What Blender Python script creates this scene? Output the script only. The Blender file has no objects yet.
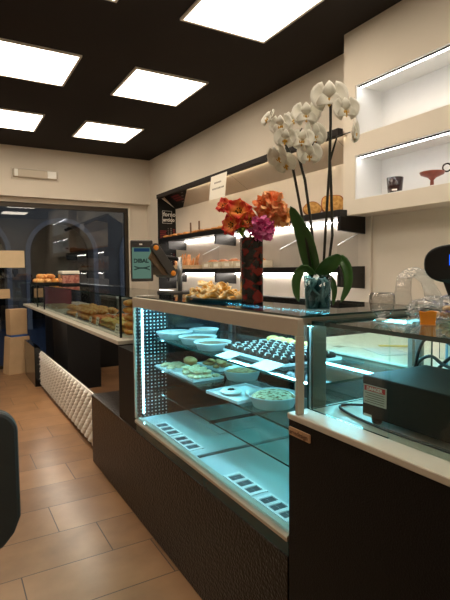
import bpy, math, random
from mathutils import Vector, Matrix, noise
random.seed(7)
PI = math.pi
S = bpy.context.scene
COL = S.collection

# ------------------------------------------------------------------ helpers
def lin(c):
    return tuple(((v / 255) / 12.92 if v / 255 <= .04045 else ((v / 255 + .055) / 1.055) ** 2.4) for v in c)

def mat(name, col, rough=.5, metal=0., var=.12, scale=12., bump=0., bscale=60., spec=.5, emit=None, estr=0., coat=0., sss=0., voro=False):
    m = bpy.data.materials.new(name); m.use_nodes = True
    nt = m.node_tree; n = nt.nodes; b = n['Principled BSDF']
    c = lin(col)
    tc = n.new('ShaderNodeTexCoord')
    if var:
        nz = n.new('ShaderNodeTexNoise'); nz.inputs['Scale'].default_value = scale; nz.inputs['Detail'].default_value = 4
        nt.links.new(tc.outputs['Object'], nz.inputs['Vector'])
        r = n.new('ShaderNodeValToRGB')
        r.color_ramp.elements[0].position = .3; r.color_ramp.elements[1].position = .7
        r.color_ramp.elements[0].color = tuple(v * (1 - var) for v in c) + (1,)
        r.color_ramp.elements[1].color = tuple(min(1, v * (1 + var)) for v in c) + (1,)
        nt.links.new(nz.outputs['Fac'], r.inputs['Fac']); nt.links.new(r.outputs['Color'], b.inputs['Base Color'])
    else:
        b.inputs['Base Color'].default_value = c + (1,)
    b.inputs['Roughness'].default_value = rough; b.inputs['Metallic'].default_value = metal
    b.inputs['Specular IOR Level'].default_value = spec
    if coat: b.inputs['Coat Weight'].default_value = coat; b.inputs['Coat Roughness'].default_value = .08
    if sss: b.inputs['Subsurface Weight'].default_value = sss; b.inputs['Subsurface Scale'].default_value = .01
    if emit: b.inputs['Emission Color'].default_value = lin(emit) + (1,); b.inputs['Emission Strength'].default_value = estr
    if bump:
        t = n.new('ShaderNodeTexVoronoi' if voro else 'ShaderNodeTexNoise'); t.inputs['Scale'].default_value = bscale
        nt.links.new(tc.outputs['Object'], t.inputs['Vector'])
        bp = n.new('ShaderNodeBump'); bp.inputs['Strength'].default_value = bump; bp.inputs['Distance'].default_value = .004
        nt.links.new(t.outputs['Distance' if voro else 'Fac'], bp.inputs['Height']); nt.links.new(bp.outputs['Normal'], b.inputs['Normal'])
    return m

def glass(name, tint=(255, 255, 255), refl=1., rough=.0, bump=0., base=.04):
    """thin sheet glass: clear, with a reflection that grows towards grazing"""
    m = bpy.data.materials.new(name); m.use_nodes = True
    nt = m.node_tree; n = nt.nodes; n.remove(n['Principled BSDF'])
    out = n['Material Output']
    tr = n.new('ShaderNodeBsdfTransparent'); tr.inputs['Color'].default_value = lin(tint) + (1,)
    gl = n.new('ShaderNodeBsdfGlossy'); gl.inputs['Roughness'].default_value = rough
    lw = n.new('ShaderNodeLayerWeight'); lw.inputs['Blend'].default_value = .5
    p = n.new('ShaderNodeMath'); p.operation = 'POWER'; p.inputs[1].default_value = 5
    q = n.new('ShaderNodeMath'); q.operation = 'MULTIPLY_ADD'; q.inputs[1].default_value = (1 - base) * refl; q.inputs[2].default_value = base * refl
    mx = n.new('ShaderNodeMixShader')
    nt.links.new(lw.outputs['Facing'], p.inputs[0]); nt.links.new(p.outputs[0], q.inputs[0]); nt.links.new(q.outputs[0], mx.inputs[0])
    nt.links.new(tr.outputs[0], mx.inputs[1]); nt.links.new(gl.outputs[0], mx.inputs[2]); nt.links.new(mx.outputs[0], out.inputs['Surface'])
    if bump:
        tc = n.new('ShaderNodeTexCoord')
        t = n.new('ShaderNodeTexNoise'); t.inputs['Scale'].default_value = 40
        nt.links.new(tc.outputs['Object'], t.inputs['Vector'])
        bp = n.new('ShaderNodeBump'); bp.inputs['Strength'].default_value = bump; bp.inputs['Distance'].default_value = .01
        nt.links.new(t.outputs['Fac'], bp.inputs['Height'])
        nt.links.new(bp.outputs['Normal'], gl.inputs['Normal']); nt.links.new(bp.outputs['Normal'], lw.inputs['Normal'])
    return m

def emitter(name, col, strength):
    m = bpy.data.materials.new(name); m.use_nodes = True
    nt = m.node_tree; n = nt.nodes; n.remove(n['Principled BSDF'])
    e = n.new('ShaderNodeEmission'); e.inputs['Color'].default_value = lin(col) + (1,); e.inputs['Strength'].default_value = strength
    nt.links.new(e.outputs[0], n['Material Output'].inputs['Surface'])
    return m

def two_tone(name, a, b, scale, rough=.5, lo=.45, hi=.55, voro=False, bump=0., spec=.5):
    """a material of two colours in patches"""
    m = mat(name, a, rough, var=0, spec=spec)
    nt = m.node_tree; n = nt.nodes; bs = n['Principled BSDF']
    tc = n.new('ShaderNodeTexCoord')
    t = n.new('ShaderNodeTexVoronoi' if voro else 'ShaderNodeTexNoise'); t.inputs['Scale'].default_value = scale
    nt.links.new(tc.outputs['Object'], t.inputs['Vector'])
    r = n.new('ShaderNodeValToRGB'); r.color_ramp.elements[0].position = lo; r.color_ramp.elements[1].position = hi
    r.color_ramp.elements[0].color = lin(a) + (1,); r.color_ramp.elements[1].color = lin(b) + (1,)
    nt.links.new(t.outputs['Distance' if voro else 'Fac'], r.inputs['Fac']); nt.links.new(r.outputs['Color'], bs.inputs['Base Color'])
    if bump:
        bp = n.new('ShaderNodeBump'); bp.inputs['Strength'].default_value = bump; bp.inputs['Distance'].default_value = .004
        nt.links.new(t.outputs['Distance' if voro else 'Fac'], bp.inputs['Height']); nt.links.new(bp.outputs['Normal'], bs.inputs['Normal'])
    return m

class MB:
    def __init__(s): s.v = []; s.f = []; s.m = []; s.c = {}
    def add(s, vs, fs, m=0):
        b = len(s.v); s.v += [Vector(v) for v in vs]
        for i, f in enumerate(fs):
            s.f.append([b + k for k in f]); s.m.append(m[i] if isinstance(m, list) else m)
        return s
    def box(s, x0, x1, y0, y1, z0, z1, m=0, M=None):
        vs = [Vector((x, y, z)) for z in (z0, z1) for y in (y0, y1) for x in (x0, x1)]
        if M: vs = [M @ v for v in vs]
        return s.add(vs, [(0, 2, 3, 1), (4, 5, 7, 6), (0, 1, 5, 4), (2, 6, 7, 3), (0, 4, 6, 2), (1, 3, 7, 5)], m)
    def pane(s, x0, x1, y0, y1, z0, z1):
        d = (x1 - x0, y1 - y0, z1 - z0); k = d.index(min(d))
        m = [1] * 6
        for i in {0: (4, 5), 1: (2, 3), 2: (0, 1)}[k]: m[i] = 0
        return s.box(x0, x1, y0, y1, z0, z1, m)
    def prism(s, poly, ax, a, b, m=0):
        def P(p, t):
            return {'x': (t, p[0], p[1]), 'y': (p[0], t, p[1]), 'z': (p[0], p[1], t)}[ax]
        n = len(poly)
        vs = [P(p, a) for p in poly] + [P(p, b) for p in poly]
        fs = [list(range(n))[::-1], list(range(n, 2 * n))] + [(i, (i + 1) % n, n + (i + 1) % n, n + i) for i in range(n)]
        return s.add(vs, fs, m)
    def lathe(s, prof, n=24, c=(0, 0, 0), m=0, M=None, cap=True, wob=None):
        vs = []
        for r, z in prof:
            for i in range(n):
                a = 2 * PI * i / n; rr = r * (wob(a) if wob else 1)
                vs.append(Vector((c[0] + rr * math.cos(a), c[1] + rr * math.sin(a), c[2] + z)))
        if M: vs = [M @ v for v in vs]
        fs = []
        for k in range(len(prof) - 1):
            for i in range(n):
                j = (i + 1) % n; fs.append((k * n + i, k * n + j, (k + 1) * n + j, (k + 1) * n + i))
        if cap:
            if prof[0][0] > 1e-5: fs.append(list(range(n))[::-1])
            if prof[-1][0] > 1e-5: fs.append([(len(prof) - 1) * n + i for i in range(n)])
        return s.add(vs, fs, m)
    def tube(s, path, r, n=8, m=0):
        path = [Vector(p) for p in path]; k = len(path)
        rs = r if isinstance(r, (list, tuple)) else [r] * k
        vs = []; up = Vector((.13, .21, 1)).normalized()
        for i, p in enumerate(path):
            t = (path[min(i + 1, k - 1)] - path[max(i - 1, 0)]).normalized()
            if abs(t.dot(up)) > .97: up = Vector((1, .2, .1)).normalized()
            u = t.cross(up).normalized(); w = t.cross(u).normalized()
            for j in range(n):
                a = 2 * PI * j / n; vs.append(p + (u * math.cos(a) + w * math.sin(a)) * rs[i])
        fs = [(i * n + j, i * n + (j + 1) % n, (i + 1) * n + (j + 1) % n, (i + 1) * n + j) for i in range(k - 1) for j in range(n)]
        fs += [list(range(n))[::-1], [(k - 1) * n + j for j in range(n)]]
        return s.add(vs, fs, m)
    def grid(s, fn, nu, nv, m=0):
        vs = [fn(i / nu, j / nv) for j in range(nv + 1) for i in range(nu + 1)]
        w = nu + 1
        return s.add(vs, [(j * w + i, j * w + i + 1, (j + 1) * w + i + 1, (j + 1) * w + i) for j in range(nv) for i in range(nu)], m)
    def blob(s, c, r, nu=14, nv=8, amp=.0, fr=3., seed=0., M=None, m=0, flat=None):
        """a lumpy ellipsoid; flat cuts the underside"""
        vs = []; fs = []
        for j in range(nv + 1):
            t = PI * j / nv
            for i in range(nu):
                a = 2 * PI * i / nu
                d = Vector((math.sin(t) * math.cos(a), math.sin(t) * math.sin(a), math.cos(t)))
                k = 1 + amp * noise.noise(d * fr + Vector((seed, seed * .7, seed * 1.3)))
                p = Vector((d.x * r[0], d.y * r[1], d.z * r[2])) * k
                if flat is not None and p.z < -flat: p.z = -flat
                if M: p = M @ p
                vs.append(p + Vector(c))
        for j in range(nv):
            for i in range(nu):
                q = (i + 1) % nu
                fs.append((j * nu + i, (j + 1) * nu + i, (j + 1) * nu + q, j * nu + q))
        return s.add(vs, fs, m)
    def build(s, name, mats, parent=None, w=False, smooth=False, bevel=0., loc=None, solid=0., sub=0):
        me = bpy.data.meshes.new(name)
        off = Vector((0, 0, 0))
        if w:
            q = parent
            while q is not None: off = off + q.location; q = q.parent
        me.from_pydata([tuple(v - off) for v in s.v], [], s.f)
        mats = mats if isinstance(mats, (list, tuple)) else [mats]
        for x in mats: me.materials.append(x)
        me.polygons.foreach_set('material_index', s.m)
        me.polygons.foreach_set('use_smooth', [smooth] * len(s.f))
        if s.c:
            at = me.color_attributes.new('tint', 'FLOAT_COLOR', 'POINT')
            for i, c in s.c.items(): at.data[i].color = c
        me.update()
        o = bpy.data.objects.new(name, me); COL.objects.link(o)
        if parent: o.parent = parent
        if loc: o.location = loc
        if solid:
            d = o.modifiers.new('thickness', 'SOLIDIFY'); d.thickness = solid; d.offset = 0
        if bevel:
            d = o.modifiers.new('soft_edge', 'BEVEL'); d.width = bevel; d.segments = 2; d.limit_method = 'ANGLE'
        if sub:
            d = o.modifiers.new('smooth', 'SUBSURF'); d.levels = sub; d.render_levels = sub
        return o

def tag(o, label=None, cat=None, group=None, kind=None):
    for k, v in (('label', label), ('category', cat), ('group', group), ('kind', kind)):
        if v: o[k] = v
    return o
def thing(name, label, cat, loc=(0, 0, 0), rz=0., group=None):
    o = bpy.data.objects.new(name, None); COL.objects.link(o); o.empty_display_size = .05
    o.location = loc; o.rotation_euler = (0, 0, rz)
    return tag(o, label, cat, group)
def kids(o): return [c for c in bpy.data.objects if c.parent is o]
def dup(o, loc=None, rz=None, label=None, group=None, scale=None, parent=None):
    c = o.copy(); COL.objects.link(c)
    if parent: c.parent = parent
    if loc is not None: c.location = loc
    if rz is not None: c.rotation_euler = (o.rotation_euler.x, o.rotation_euler.y, rz) if not hasattr(rz, '__len__') else rz
    if scale: c.scale = (scale,) * 3 if not hasattr(scale, '__len__') else scale
    if label: c['label'] = label
    if group: c['group'] = group
    for k in kids(o): dup(k, parent=c)
    return c
def text(s, size, M, mt, parent, name='lettering', ext=.0006, align='LEFT', bold=0.):
    """flat letters as a mesh; M maps the text plane into the parent's space"""
    cu = bpy.data.curves.new('letters', 'FONT'); cu.body = s; cu.size = size; cu.extrude = ext; cu.align_x = align; cu.resolution_u = 3; cu.offset = bold
    t = bpy.data.objects.new('letters', cu); COL.objects.link(t)
    dg = bpy.context.evaluated_depsgraph_get(); dg.update()
    me = bpy.data.meshes.new_from_object(t.evaluated_get(dg))
    bpy.data.objects.remove(t); me.transform(M); me.materials.clear(); me.materials.append(mt)
    o = bpy.data.objects.new(name, me); COL.objects.link(o); o.parent = parent
    return o
def face_mx(org, right, up):
    r = Vector(right).normalized(); u = Vector(up).normalized(); n = r.cross(u)
    return Matrix(((r.x, u.x, n.x, org[0]), (r.y, u.y, n.y, org[1]), (r.z, u.z, n.z, org[2]), (0, 0, 0, 1)))
def rnd(a, b): return random.uniform(a, b)
ORD = ['first', 'second', 'third', 'fourth', 'fifth', 'sixth', 'seventh', 'eighth', 'ninth', 'tenth']

# ------------------------------------------------------------------ camera
cd = bpy.data.cameras.new('camera'); cam = bpy.data.objects.new('camera', cd); COL.objects.link(cam)
cd.sensor_width = 36; cd.sensor_fit = 'AUTO'; cd.lens = 36 * 483 / 600; cd.clip_start = .02
yw, pt, rl = math.radians(30), math.radians(-3.5), math.radians(-.5)
fw = Vector((math.sin(yw) * math.cos(pt), math.cos(yw) * math.cos(pt), math.sin(pt)))
rt = Vector((math.cos(yw), -math.sin(yw), 0)); up = rt.cross(fw)
r2 = rt * math.cos(rl) + up * math.sin(rl); u2 = -rt * math.sin(rl) + up * math.cos(rl)
cam.matrix_world = Matrix(((r2.x, u2.x, -fw.x, 0), (r2.y, u2.y, -fw.y, 0), (r2.z, u2.z, -fw.z, 1.45), (0, 0, 0, 1)))
S.camera = cam

# ------------------------------------------------------------------ materials
WALL = mat('cream_wall_paint', (226, 216, 200), .75, var=.02, scale=3, bump=.05, bscale=300)
WHITE = mat('white_niche_paint', (240, 240, 238), .7, var=.01)
CEIL = mat('dark_brown_ceiling_paint', (42, 36, 32), .8, var=.08, scale=2, spec=.2)
BLACK = mat('black_laminate', (14, 13, 13), .3, var=.1)
GLOSSB = mat('black_gloss_panel', (10, 11, 12), .07, var=.05)
MATB = mat('matt_black_metal', (16, 15, 14), .55, var=.1, spec=.3)
BASEB = mat('dark_brown_hammered_laminate', (11, 9, 8), .3, spec=.4, var=.1, scale=30, bump=.75, bscale=85, voro=True)
CAB = mat('black_brown_cabinet_laminate', (12, 10, 9), .5, var=.1, scale=20, spec=.25, bump=.25, bscale=220, voro=True)
SLAB = mat('pale_worktop', (212, 202, 186), .35, var=.03, scale=20)
BEIGE = mat('satin_beige_aluminium', (196, 184, 166), .4, metal=.2, var=.02)
STEEL = mat('brushed_steel', (165, 168, 170), .28, metal=1., var=.05, scale=30)
DECK = mat('white_steel_deck', (205, 215, 216), .3, var=.02)
DARKGLASS = mat('dark_smoked_glass', (16, 22, 25), .08, var=.05)
LATT = mat('white_lacquer_relief', (238, 234, 226), .3, var=.01, coat=.3)
GL = glass('clear_sheet_glass', (246, 253, 251))
GLS = glass('clear_glass_shelf', (236, 250, 248))
GLTOP = glass('greenish_glass_top', (212, 232, 228), base=.07)
GLE = mat('green_glass_edge', (18, 74, 70), .1, var=.15, spec=.8)
GLED = mat('dark_green_glass_edge', (14, 52, 50), .1, var=.15, spec=.8)
WGL = glass('window_glass', (205, 212, 218), base=.085)
CELLO = glass('clear_cellophane', (246, 246, 246), refl=1.1, rough=.08, bump=.9, base=.1)
ACRYL = glass('clear_acrylic', (250, 250, 250), base=.03)
ACE = mat('bright_acrylic_edge', (230, 232, 232), .2, var=0, spec=.8)
LAMP = emitter('ceiling_diffuser_light', (255, 238, 215), 8.8)
NLED = emitter('niche_led_light', (255, 252, 250), 23)
SLED = emitter('shelf_led_light', (255, 246, 236), 48)
CLED = emitter('case_led_light', (142, 226, 252), 92)
PAPER = mat('white_paper', (236, 230, 216), .8, var=.01)
KRAFT = mat('kraft_card', (202, 170, 130), .8, var=.06, scale=6)
INK = mat('grey_ink', (120, 112, 100), .8, var=0)
PRINTW = mat('white_print', (235, 232, 226), .6, var=0)
PRINTR = mat('dark_red_print', (120, 30, 36), .6, var=.1)
PRINTG = mat('grey_print', (120, 112, 108), .6, var=.1)
GREYPL = mat('dark_grey_plastic', (58, 54, 50), .45, var=.05, scale=30)
ORANGEP = mat('orange_plastic', (232, 140, 30), .4, var=.03)
RUBBER = mat('black_cable_rubber', (14, 14, 15), .45, var=.1)

# ------------------------------------------------------------------ setting
FL = bpy.data.materials.new('brown_stoneware_tiles'); FL.use_nodes = True
nt = FL.node_tree; N = nt.nodes; bs = N['Principled BSDF']; L = nt.links
def math_node(op, a, b=None):
    k = N.new('ShaderNodeMath'); k.operation = op
    for i, x in enumerate((a, b)):
        if x is None: continue
        if isinstance(x, (int, float)): k.inputs[i].default_value = x
        else: L.new(x, k.inputs[i])
    return k.outputs[0]
tc = N.new('ShaderNodeTexCoord'); sp = N.new('ShaderNodeSeparateXYZ'); L.new(tc.outputs['Object'], sp.inputs[0])
X, Y = sp.outputs[0], sp.outputs[1]
vv = math_node('DIVIDE', math_node('ADD', Y, -2.405 + .328 * 20), .328); row = math_node('FLOOR', vv); fv = math_node('FRACT', vv)
uu = math_node('SUBTRACT', math_node('DIVIDE', math_node('ADD', X, 6.5), .65), math_node('MULTIPLY_ADD', row, .6833))
N[uu.node.inputs[1].links[0].from_node.name].inputs[2].default_value = .08 - 20 * .6833 + 14
fu = math_node('FRACT', uu); cell = math_node('FLOOR', uu)
def edge(f, w): return math_node('LESS_THAN', math_node('MINIMUM', f, math_node('SUBTRACT', 1., f)), w)
gr = math_node('MAXIMUM', edge(fv, .0085), edge(fu, .0045))
cv = N.new('ShaderNodeCombineXYZ'); L.new(cell, cv.inputs[0]); L.new(row, cv.inputs[1])
wn = N.new('ShaderNodeTexWhiteNoise'); L.new(cv.outputs[0], wn.inputs['Vector'])
nz = N.new('ShaderNodeTexNoise'); nz.inputs['Scale'].default_value = 5; nz.inputs['Detail'].default_value = 6; L.new(tc.outputs['Object'], nz.inputs['Vector'])
fac = math_node('ADD', math_node('MULTIPLY', nz.outputs['Fac'], .75), math_node('MULTIPLY', wn.outputs['Value'], .25))
rp = N.new('ShaderNodeValToRGB'); rp.color_ramp.elements[0].position = .3; rp.color_ramp.elements[1].position = .72
rp.color_ramp.elements[0].color = lin((120, 87, 58)) + (1,); rp.color_ramp.elements[1].color = lin((156, 117, 81)) + (1,)
L.new(fac, rp.inputs['Fac'])
mx = N.new('ShaderNodeMixRGB'); L.new(gr, mx.inputs['Fac']); L.new(rp.outputs['Color'], mx.inputs['Color1']); mx.inputs['Color2'].default_value = lin((66, 46, 34)) + (1,)
L.new(mx.outputs['Color'], bs.inputs['Base Color']); bs.inputs['Roughness'].default_value = .3
bp = N.new('ShaderNodeBump'); bp.inputs['Strength'].default_value = .3; bp.inputs['Distance'].default_value = .003
L.new(math_node('SUBTRACT', 1., gr), bp.inputs['Height']); L.new(bp.outputs['Normal'], bs.inputs['Normal'])

def struct(name, mb, m, parent=None, **k):
    o = mb.build(name, m, parent, **k)
    if parent is None: o['kind'] = 'structure'
    return o
XL, YN = -2.6, -2.2
struct('floor', MB().box(XL, 3.2, YN, 8.05, -.1, 0), FL)
struct('ceiling', MB().box(XL, 3.25, YN, 8.05, 3.3, 3.4), CEIL)
w = MB(); w.box(XL, 3.03, 7.75, 7.98, 2.57, 3.3); w.box(2.74, 3.03, 7.9, 7.98, 0, 2.57)
struct('wall_back', w, WALL)
w = MB(); w.box(3.03, 3.25, 2.93, 8.05, 0, 3.3); w.box(3.03, 3.25, YN, 2.93, 0, 1.88); w.box(3.1, 3.25, YN, 2.93, 1.88, 3.3)
struct('wall_right', w, WALL)
struct('wall_left', MB().box(XL - .1, XL, YN, 8.05, 0, 3.3), WALL)
struct('wall_front', MB().box(XL, 3.2, YN - .1, YN, 0, 3.3), WALL)
# bulkhead with two lit niches
w = MB()
zs = [1.88, 1.995, 2.335, 2.485, 2.868, 3.3]
for a, b in ((0, 1), (2, 3), (4, 5)): w.box(2.8, 3.1, .2, 2.93, zs[a], zs[b])
for a, b in ((1, 2), (3, 4)):
    w.box(2.8, 3.1, 2.804, 2.93, zs[a], zs[b]); w.box(2.8, 3.1, .2, .75, zs[a], zs[b])
bk = struct('wall_bulkhead', w, WALL)
w = MB()
for a, b in ((1, 2), (3, 4)):
    z0, z1 = zs[a], zs[b]
    w.box(3.085, 3.095, .752, 2.802, z0 + .002, z1 - .002); w.box(2.803, 3.085, 2.792, 2.802, z0 + .002, z1 - .002); w.box(2.803, 3.085, .752, .762, z0 + .002, z1 - .002)
    w.box(2.803, 3.085, .762, 2.792, z0 + .001, z0 + .006); w.box(2.803, 3.085, .762, 2.792, z1 - .006, z1 - .001)
w.build('niche_lining', WHITE, bk)
for z1 in (zs[2], zs[4]):
    ch = MB().box(2.82, 2.838, .77, 2.785, z1 - .018, z1 - .006).build('led_channel', MATB, bk)
    MB().box(2.8225, 2.8355, .775, 2.78, z1 - .022, z1 - .018).build('led_strip', NLED, ch)
# shop window
wd = bpy.data.objects.new('window_1', None); COL.objects.link(wd); wd.location = (0, 7.92, 0); wd['kind'] = 'structure'
FRM = mat('dark_bronze_frame', (58, 50, 40), .45, metal=.3, var=.05)
f = MB(); f.box(XL, 2.69, 7.89, 7.95, 2.43, 2.5); f.box(2.63, 2.69, 7.89, 7.95, 0, 2.43); f.box(XL, 2.63, 7.89, 7.95, 0, .05)
for x in (-1.6, -.1): f.box(x, x + .06, 7.89, 7.95, .05, 2.43)
f.build('window_frame', FRM, wd, w=True)
MB().pane(XL, 2.63, 7.915, 7.921, .05, 2.43).build('pane', [WGL, GLED], wd, w=True)
t = MB(); t.box(XL, 2.74, 7.86, 7.96, 2.5, 2.57); t.box(2.69, 2.74, 7.86, 7.96, 0, 2.5)
struct('trim_1', t, WALL, bevel=.008)

# street outside: arcaded facade across the way
EXG = mat('wet_blue_paving', (66, 78, 100), .4, var=.2, scale=2)
EXF = mat('grey_stone_facade', (132, 124, 114), .8, var=.2, scale=1.5, bump=.3, bscale=20)
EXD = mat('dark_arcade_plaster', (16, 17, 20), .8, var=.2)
struct('exterior_ground', MB().box(-14, 22, 8.06, 24, -.2, -.1), EXG)
poly = [(-12, -.1), (-12, 7), (20, 7), (20, -.1)]
arches = [(-3.0, -1.3), (-.3, 1.41), (2.0, 3.71), (4.6, 6.3), (6.9, 8.6), (9.2, 10.9)]
for a, b in arches[::-1]:
    r = (b - a) / 2; poly += [(b, -.1)] + [((a + b) / 2 + r * math.cos(PI * k / 20), 1.97 + r * math.sin(PI * k / 20)) for k in range(21)] + [(a, -.1)]
bl = thing('arcaded_building', 'grey stone building with dark round arches across the street outside the window', 'building', (2.8, 14, -.1))
MB().prism(poly, 'y', 14, 14.6).build('facade_wall', EXF, bl, w=True)
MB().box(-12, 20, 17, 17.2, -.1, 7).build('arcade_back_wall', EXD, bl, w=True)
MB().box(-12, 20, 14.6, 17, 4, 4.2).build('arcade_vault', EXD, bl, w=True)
ARC = mat('pale_stone_arch', (156, 156, 160), .7, var=.1)
for a, b in arches:
    r = (b - a) / 2; c = (a + b) / 2
    o1 = [(c + r * math.cos(PI * k / 20), 1.97 + r * math.sin(PI * k / 20)) for k in range(21)]
    o2 = [(c + (r + .12) * math.cos(PI * k / 20), 1.97 + (r + .12) * math.sin(PI * k / 20)) for k in range(20, -1, -1)]
    MB().prism(o1 + o2, 'y', 13.93, 14).build('arch_moulding', ARC, bl, w=True)
    for x0, x1 in ((a - .12, a), (b, b + .12)): MB().box(x0, x1, 13.93, 14, -.1, 1.97).build('arch_jamb', ARC, bl, w=True)

# ------------------------------------------------------------------ ceiling panels
def lamp_label(i, j):
    return 'square %s ceiling light panel, %s row from the shop window, %s' % ('glowing', ORD[j], 'over the customer aisle' if i == 0 else 'over the counters')
lp0 = None
for j, y0 in enumerate((6.08, 4.3, 2.575, .82, -.93)):
    for i, x0 in enumerate((.345, 1.57, -.88)):
        if i == 2 and j > 2: continue
        lab = ('glowing square ceiling light panel in the %s row from the window, ' % ORD[j]) + ('over the aisle' if i == 0 else 'over the counters' if i == 1 else 'along the wall opposite the counters')
        if lp0 is None:
            lp0 = thing('ceiling_light_panel', lab, 'ceiling light', (x0 + .365, y0 + .37, 3.3), group='square ceiling light panels')
            fr = MB()
            for bx in ((-.375, -.355, -.385, .385), (.355, .375, -.385, .385), (-.355, .355, -.385, -.365), (-.355, .355, .365, .385)): fr.box(*bx, -.016, 0)
            fr.build('frame', mat('white_lamp_frame', (225, 220, 210), .5, var=0), lp0)
            MB().box(-.355, .355, -.365, .365, -.012, -.004).build('diffuser', LAMP, lp0)
        else: dup(lp0, (x0 + .365, y0 + .37, 3.3), label=lab)
# emergency lamp on the lintel
em = thing('emergency_light', 'long white emergency light fixed high on the wall above the shop window', 'emergency light', (1.22, 7.75, 2.82))
MB().box(.885, 1.56, 7.735, 7.75, 2.815, 2.985).build('back_plate', mat('white_plastic', (222, 214, 200), .4, var=.02), em, w=True, bevel=.006)
MB().box(.9, 1.53, 7.68, 7.735, 2.84, 2.965).build('housing', mat('pale_lamp_cover', (206, 194, 174), .25, var=.02), em, w=True, bevel=.02)
MB().box(1.38, 1.51, 7.672, 7.682, 2.85, 2.955).build('reflector', mat('white_reflector', (250, 248, 240), .2, var=0), em, w=True, bevel=.004)
MB().box(.92, .97, 7.672, 7.682, 2.85, 2.955).build('reflector', bpy.data.materials['white_reflector'], em, w=True, bevel=.004)

# ------------------------------------------------------------------ wall shelving
sh = thing('bread_shelving', 'long black wall shelving for bread with lit shelves and a sloping cream canopy', 'shelving', (3.02, 4.75, 0))
BACKP = mat('cream_back_panel', (216, 206, 192), .55, var=.03, scale=4)
YA, YB = 2.885, 6.65
MB().box(3.005, 3.028, YA - .06, YB + .02, .5, 2.36).build('back_panel', BACKP, sh, w=True)
cp = MB().prism([(3.028, 2.36), (2.75, 2.535), (2.75, 2.55), (3.028, 2.375)], 'y', YA, YB).build('canopy', BACKP, sh, w=True)
SEAM = mat('seam_gap', (150, 138, 120), .7, var=0)
for y in (4.68, 3.0): MB().prism([(3.0285, 2.3595), (2.752, 2.5335), (2.752, 2.5345), (3.0285, 2.3605)], 'y', y, y + .006).build('seam', SEAM, cp, w=True)
MB().box(2.7, 2.752, YA, YB, 2.498, 2.556).build('rail', mat('dark_brown_rail', (30, 23, 19), .6, var=.05, spec=.2), sh, w=True, bevel=.003)
for z in (1.925, 1.475):
    s_ = MB().box(2.72, 3.005, YA, YB, z - .055, z).build('shelf', BLACK, sh, w=True, bevel=.002)
    MB().box(2.985, 2.997, YA + .05, YB - .05, z - .066, z - .056).build('led_strip', SLED, s_, w=True)
    for y0 in (6.3, 4.93, YA):
        MB().prism([(2.73, z - .055), (2.73, z - .165), (3.004, z - .185), (3.004, z - .055)], 'y', y0, y0 + .035).build('bracket', BLACK, sh, w=True)
MB().box(2.7525, 2.757, YA + .05, YB - .4, 2.516, 2.527).build('added_rail_glow', emitter('added_rail_fill_light', (255, 232, 196), 34), sh, w=True)  # unseen glow strip added behind the rail to brighten the canopy
# black end panel with the bakery lettering, and the black wing on the canopy
ep = MB().prism([(2.722, 1.187), (3.004, 1.187), (3.004, 2.372), (2.775, 2.515), (2.753, 2.526), (2.722, 2.497)], 'y', YB, YB + .015).build('end_panel', MATB, sh, w=True)
wing = MB(); wing.add([(2.745, 6.5, 2.531), (2.745, 5.7, 2.531), (3.0, 6.38, 2.371), (3.0, 6.645, 2.371), (2.745, 6.5, 2.525), (2.745, 5.7, 2.525), (3.0, 6.38, 2.365), (3.0, 6.645, 2.365)], [(0, 1, 2, 3), (4, 7, 6, 5), (0, 4, 5, 1), (1, 5, 6, 2), (2, 6, 7, 3), (3, 7, 4, 0)])
wing.build('canopy_wing', MATB, sh, w=True)
def on_end(x, z): return Matrix.Translation(-Vector(sh.location)) @ face_mx((x, YB - .002, z), (1, 0, 0), (0, 0, 1))
fb = MB()
for a in ((2.79, 2.94, 2.33, 2.334), (2.79, 2.94, 2.15, 2.154), (2.79, 2.794, 2.15, 2.334), (2.936, 2.94, 2.15, 2.334)): fb.box(a[0], a[1], YB - .003, YB, a[2], a[3])
fb.build('logo_frame', PRINTW, ep, w=True)
text('forno', .088, on_end(2.803, 2.255), PRINTW, ep, 'lettering', bold=.0012)
text('antico', .074, on_end(2.8, 2.18), PRINTW, ep, 'lettering', bold=.0012)
def print_block(x0, x1, z0, z1, m): MB().box(x0, x1, YB - .003, YB, z0, z1).build('printed_line', m, ep, w=True)
for k in range(5):
    print_block(2.752, 2.852 - .012 * (k % 2), 2.03 - .025 * k, 2.044 - .025 * k, PRINTR); print_block(2.955, 2.988, 2.05 - .03 * k, 2.07 - .03 * k, PRINTR)
for k in range(6): print_block(2.915, 2.935, 2.07 - .026 * k, 2.084 - .026 * k, PRINTG); print_block(2.875, 2.883, 2.07 - .026 * k, 2.084 - .026 * k, PRINTG)
for k in range(7): print_block(2.915, 2.935, 1.7 - .03 * k, 1.712 - .03 * k, PRINTG); print_block(2.955, 2.975, 1.69 - .03 * k, 1.706 - .03 * k, PRINTR)
def on_can(u, y): return (2.745 + .255 * u, y, 2.5245 - .16 * u)
def can_block(u0, u1, y0, y1, m): MB().add([on_can(u0, y0), on_can(u0, y1), on_can(u1, y1), on_can(u1, y0)], [(0, 1, 2, 3)]).build('printed_line', m, ep, w=True)
for k in range(3): can_block(.18 + .14 * k, .28 + .14 * k, 6.35, 6.1, PRINTR)
for k in range(4): can_block(.14 + .17 * k, .2 + .17 * k, 5.99 + .08 * k, 5.93 + .08 * k, PRINTG)
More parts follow.
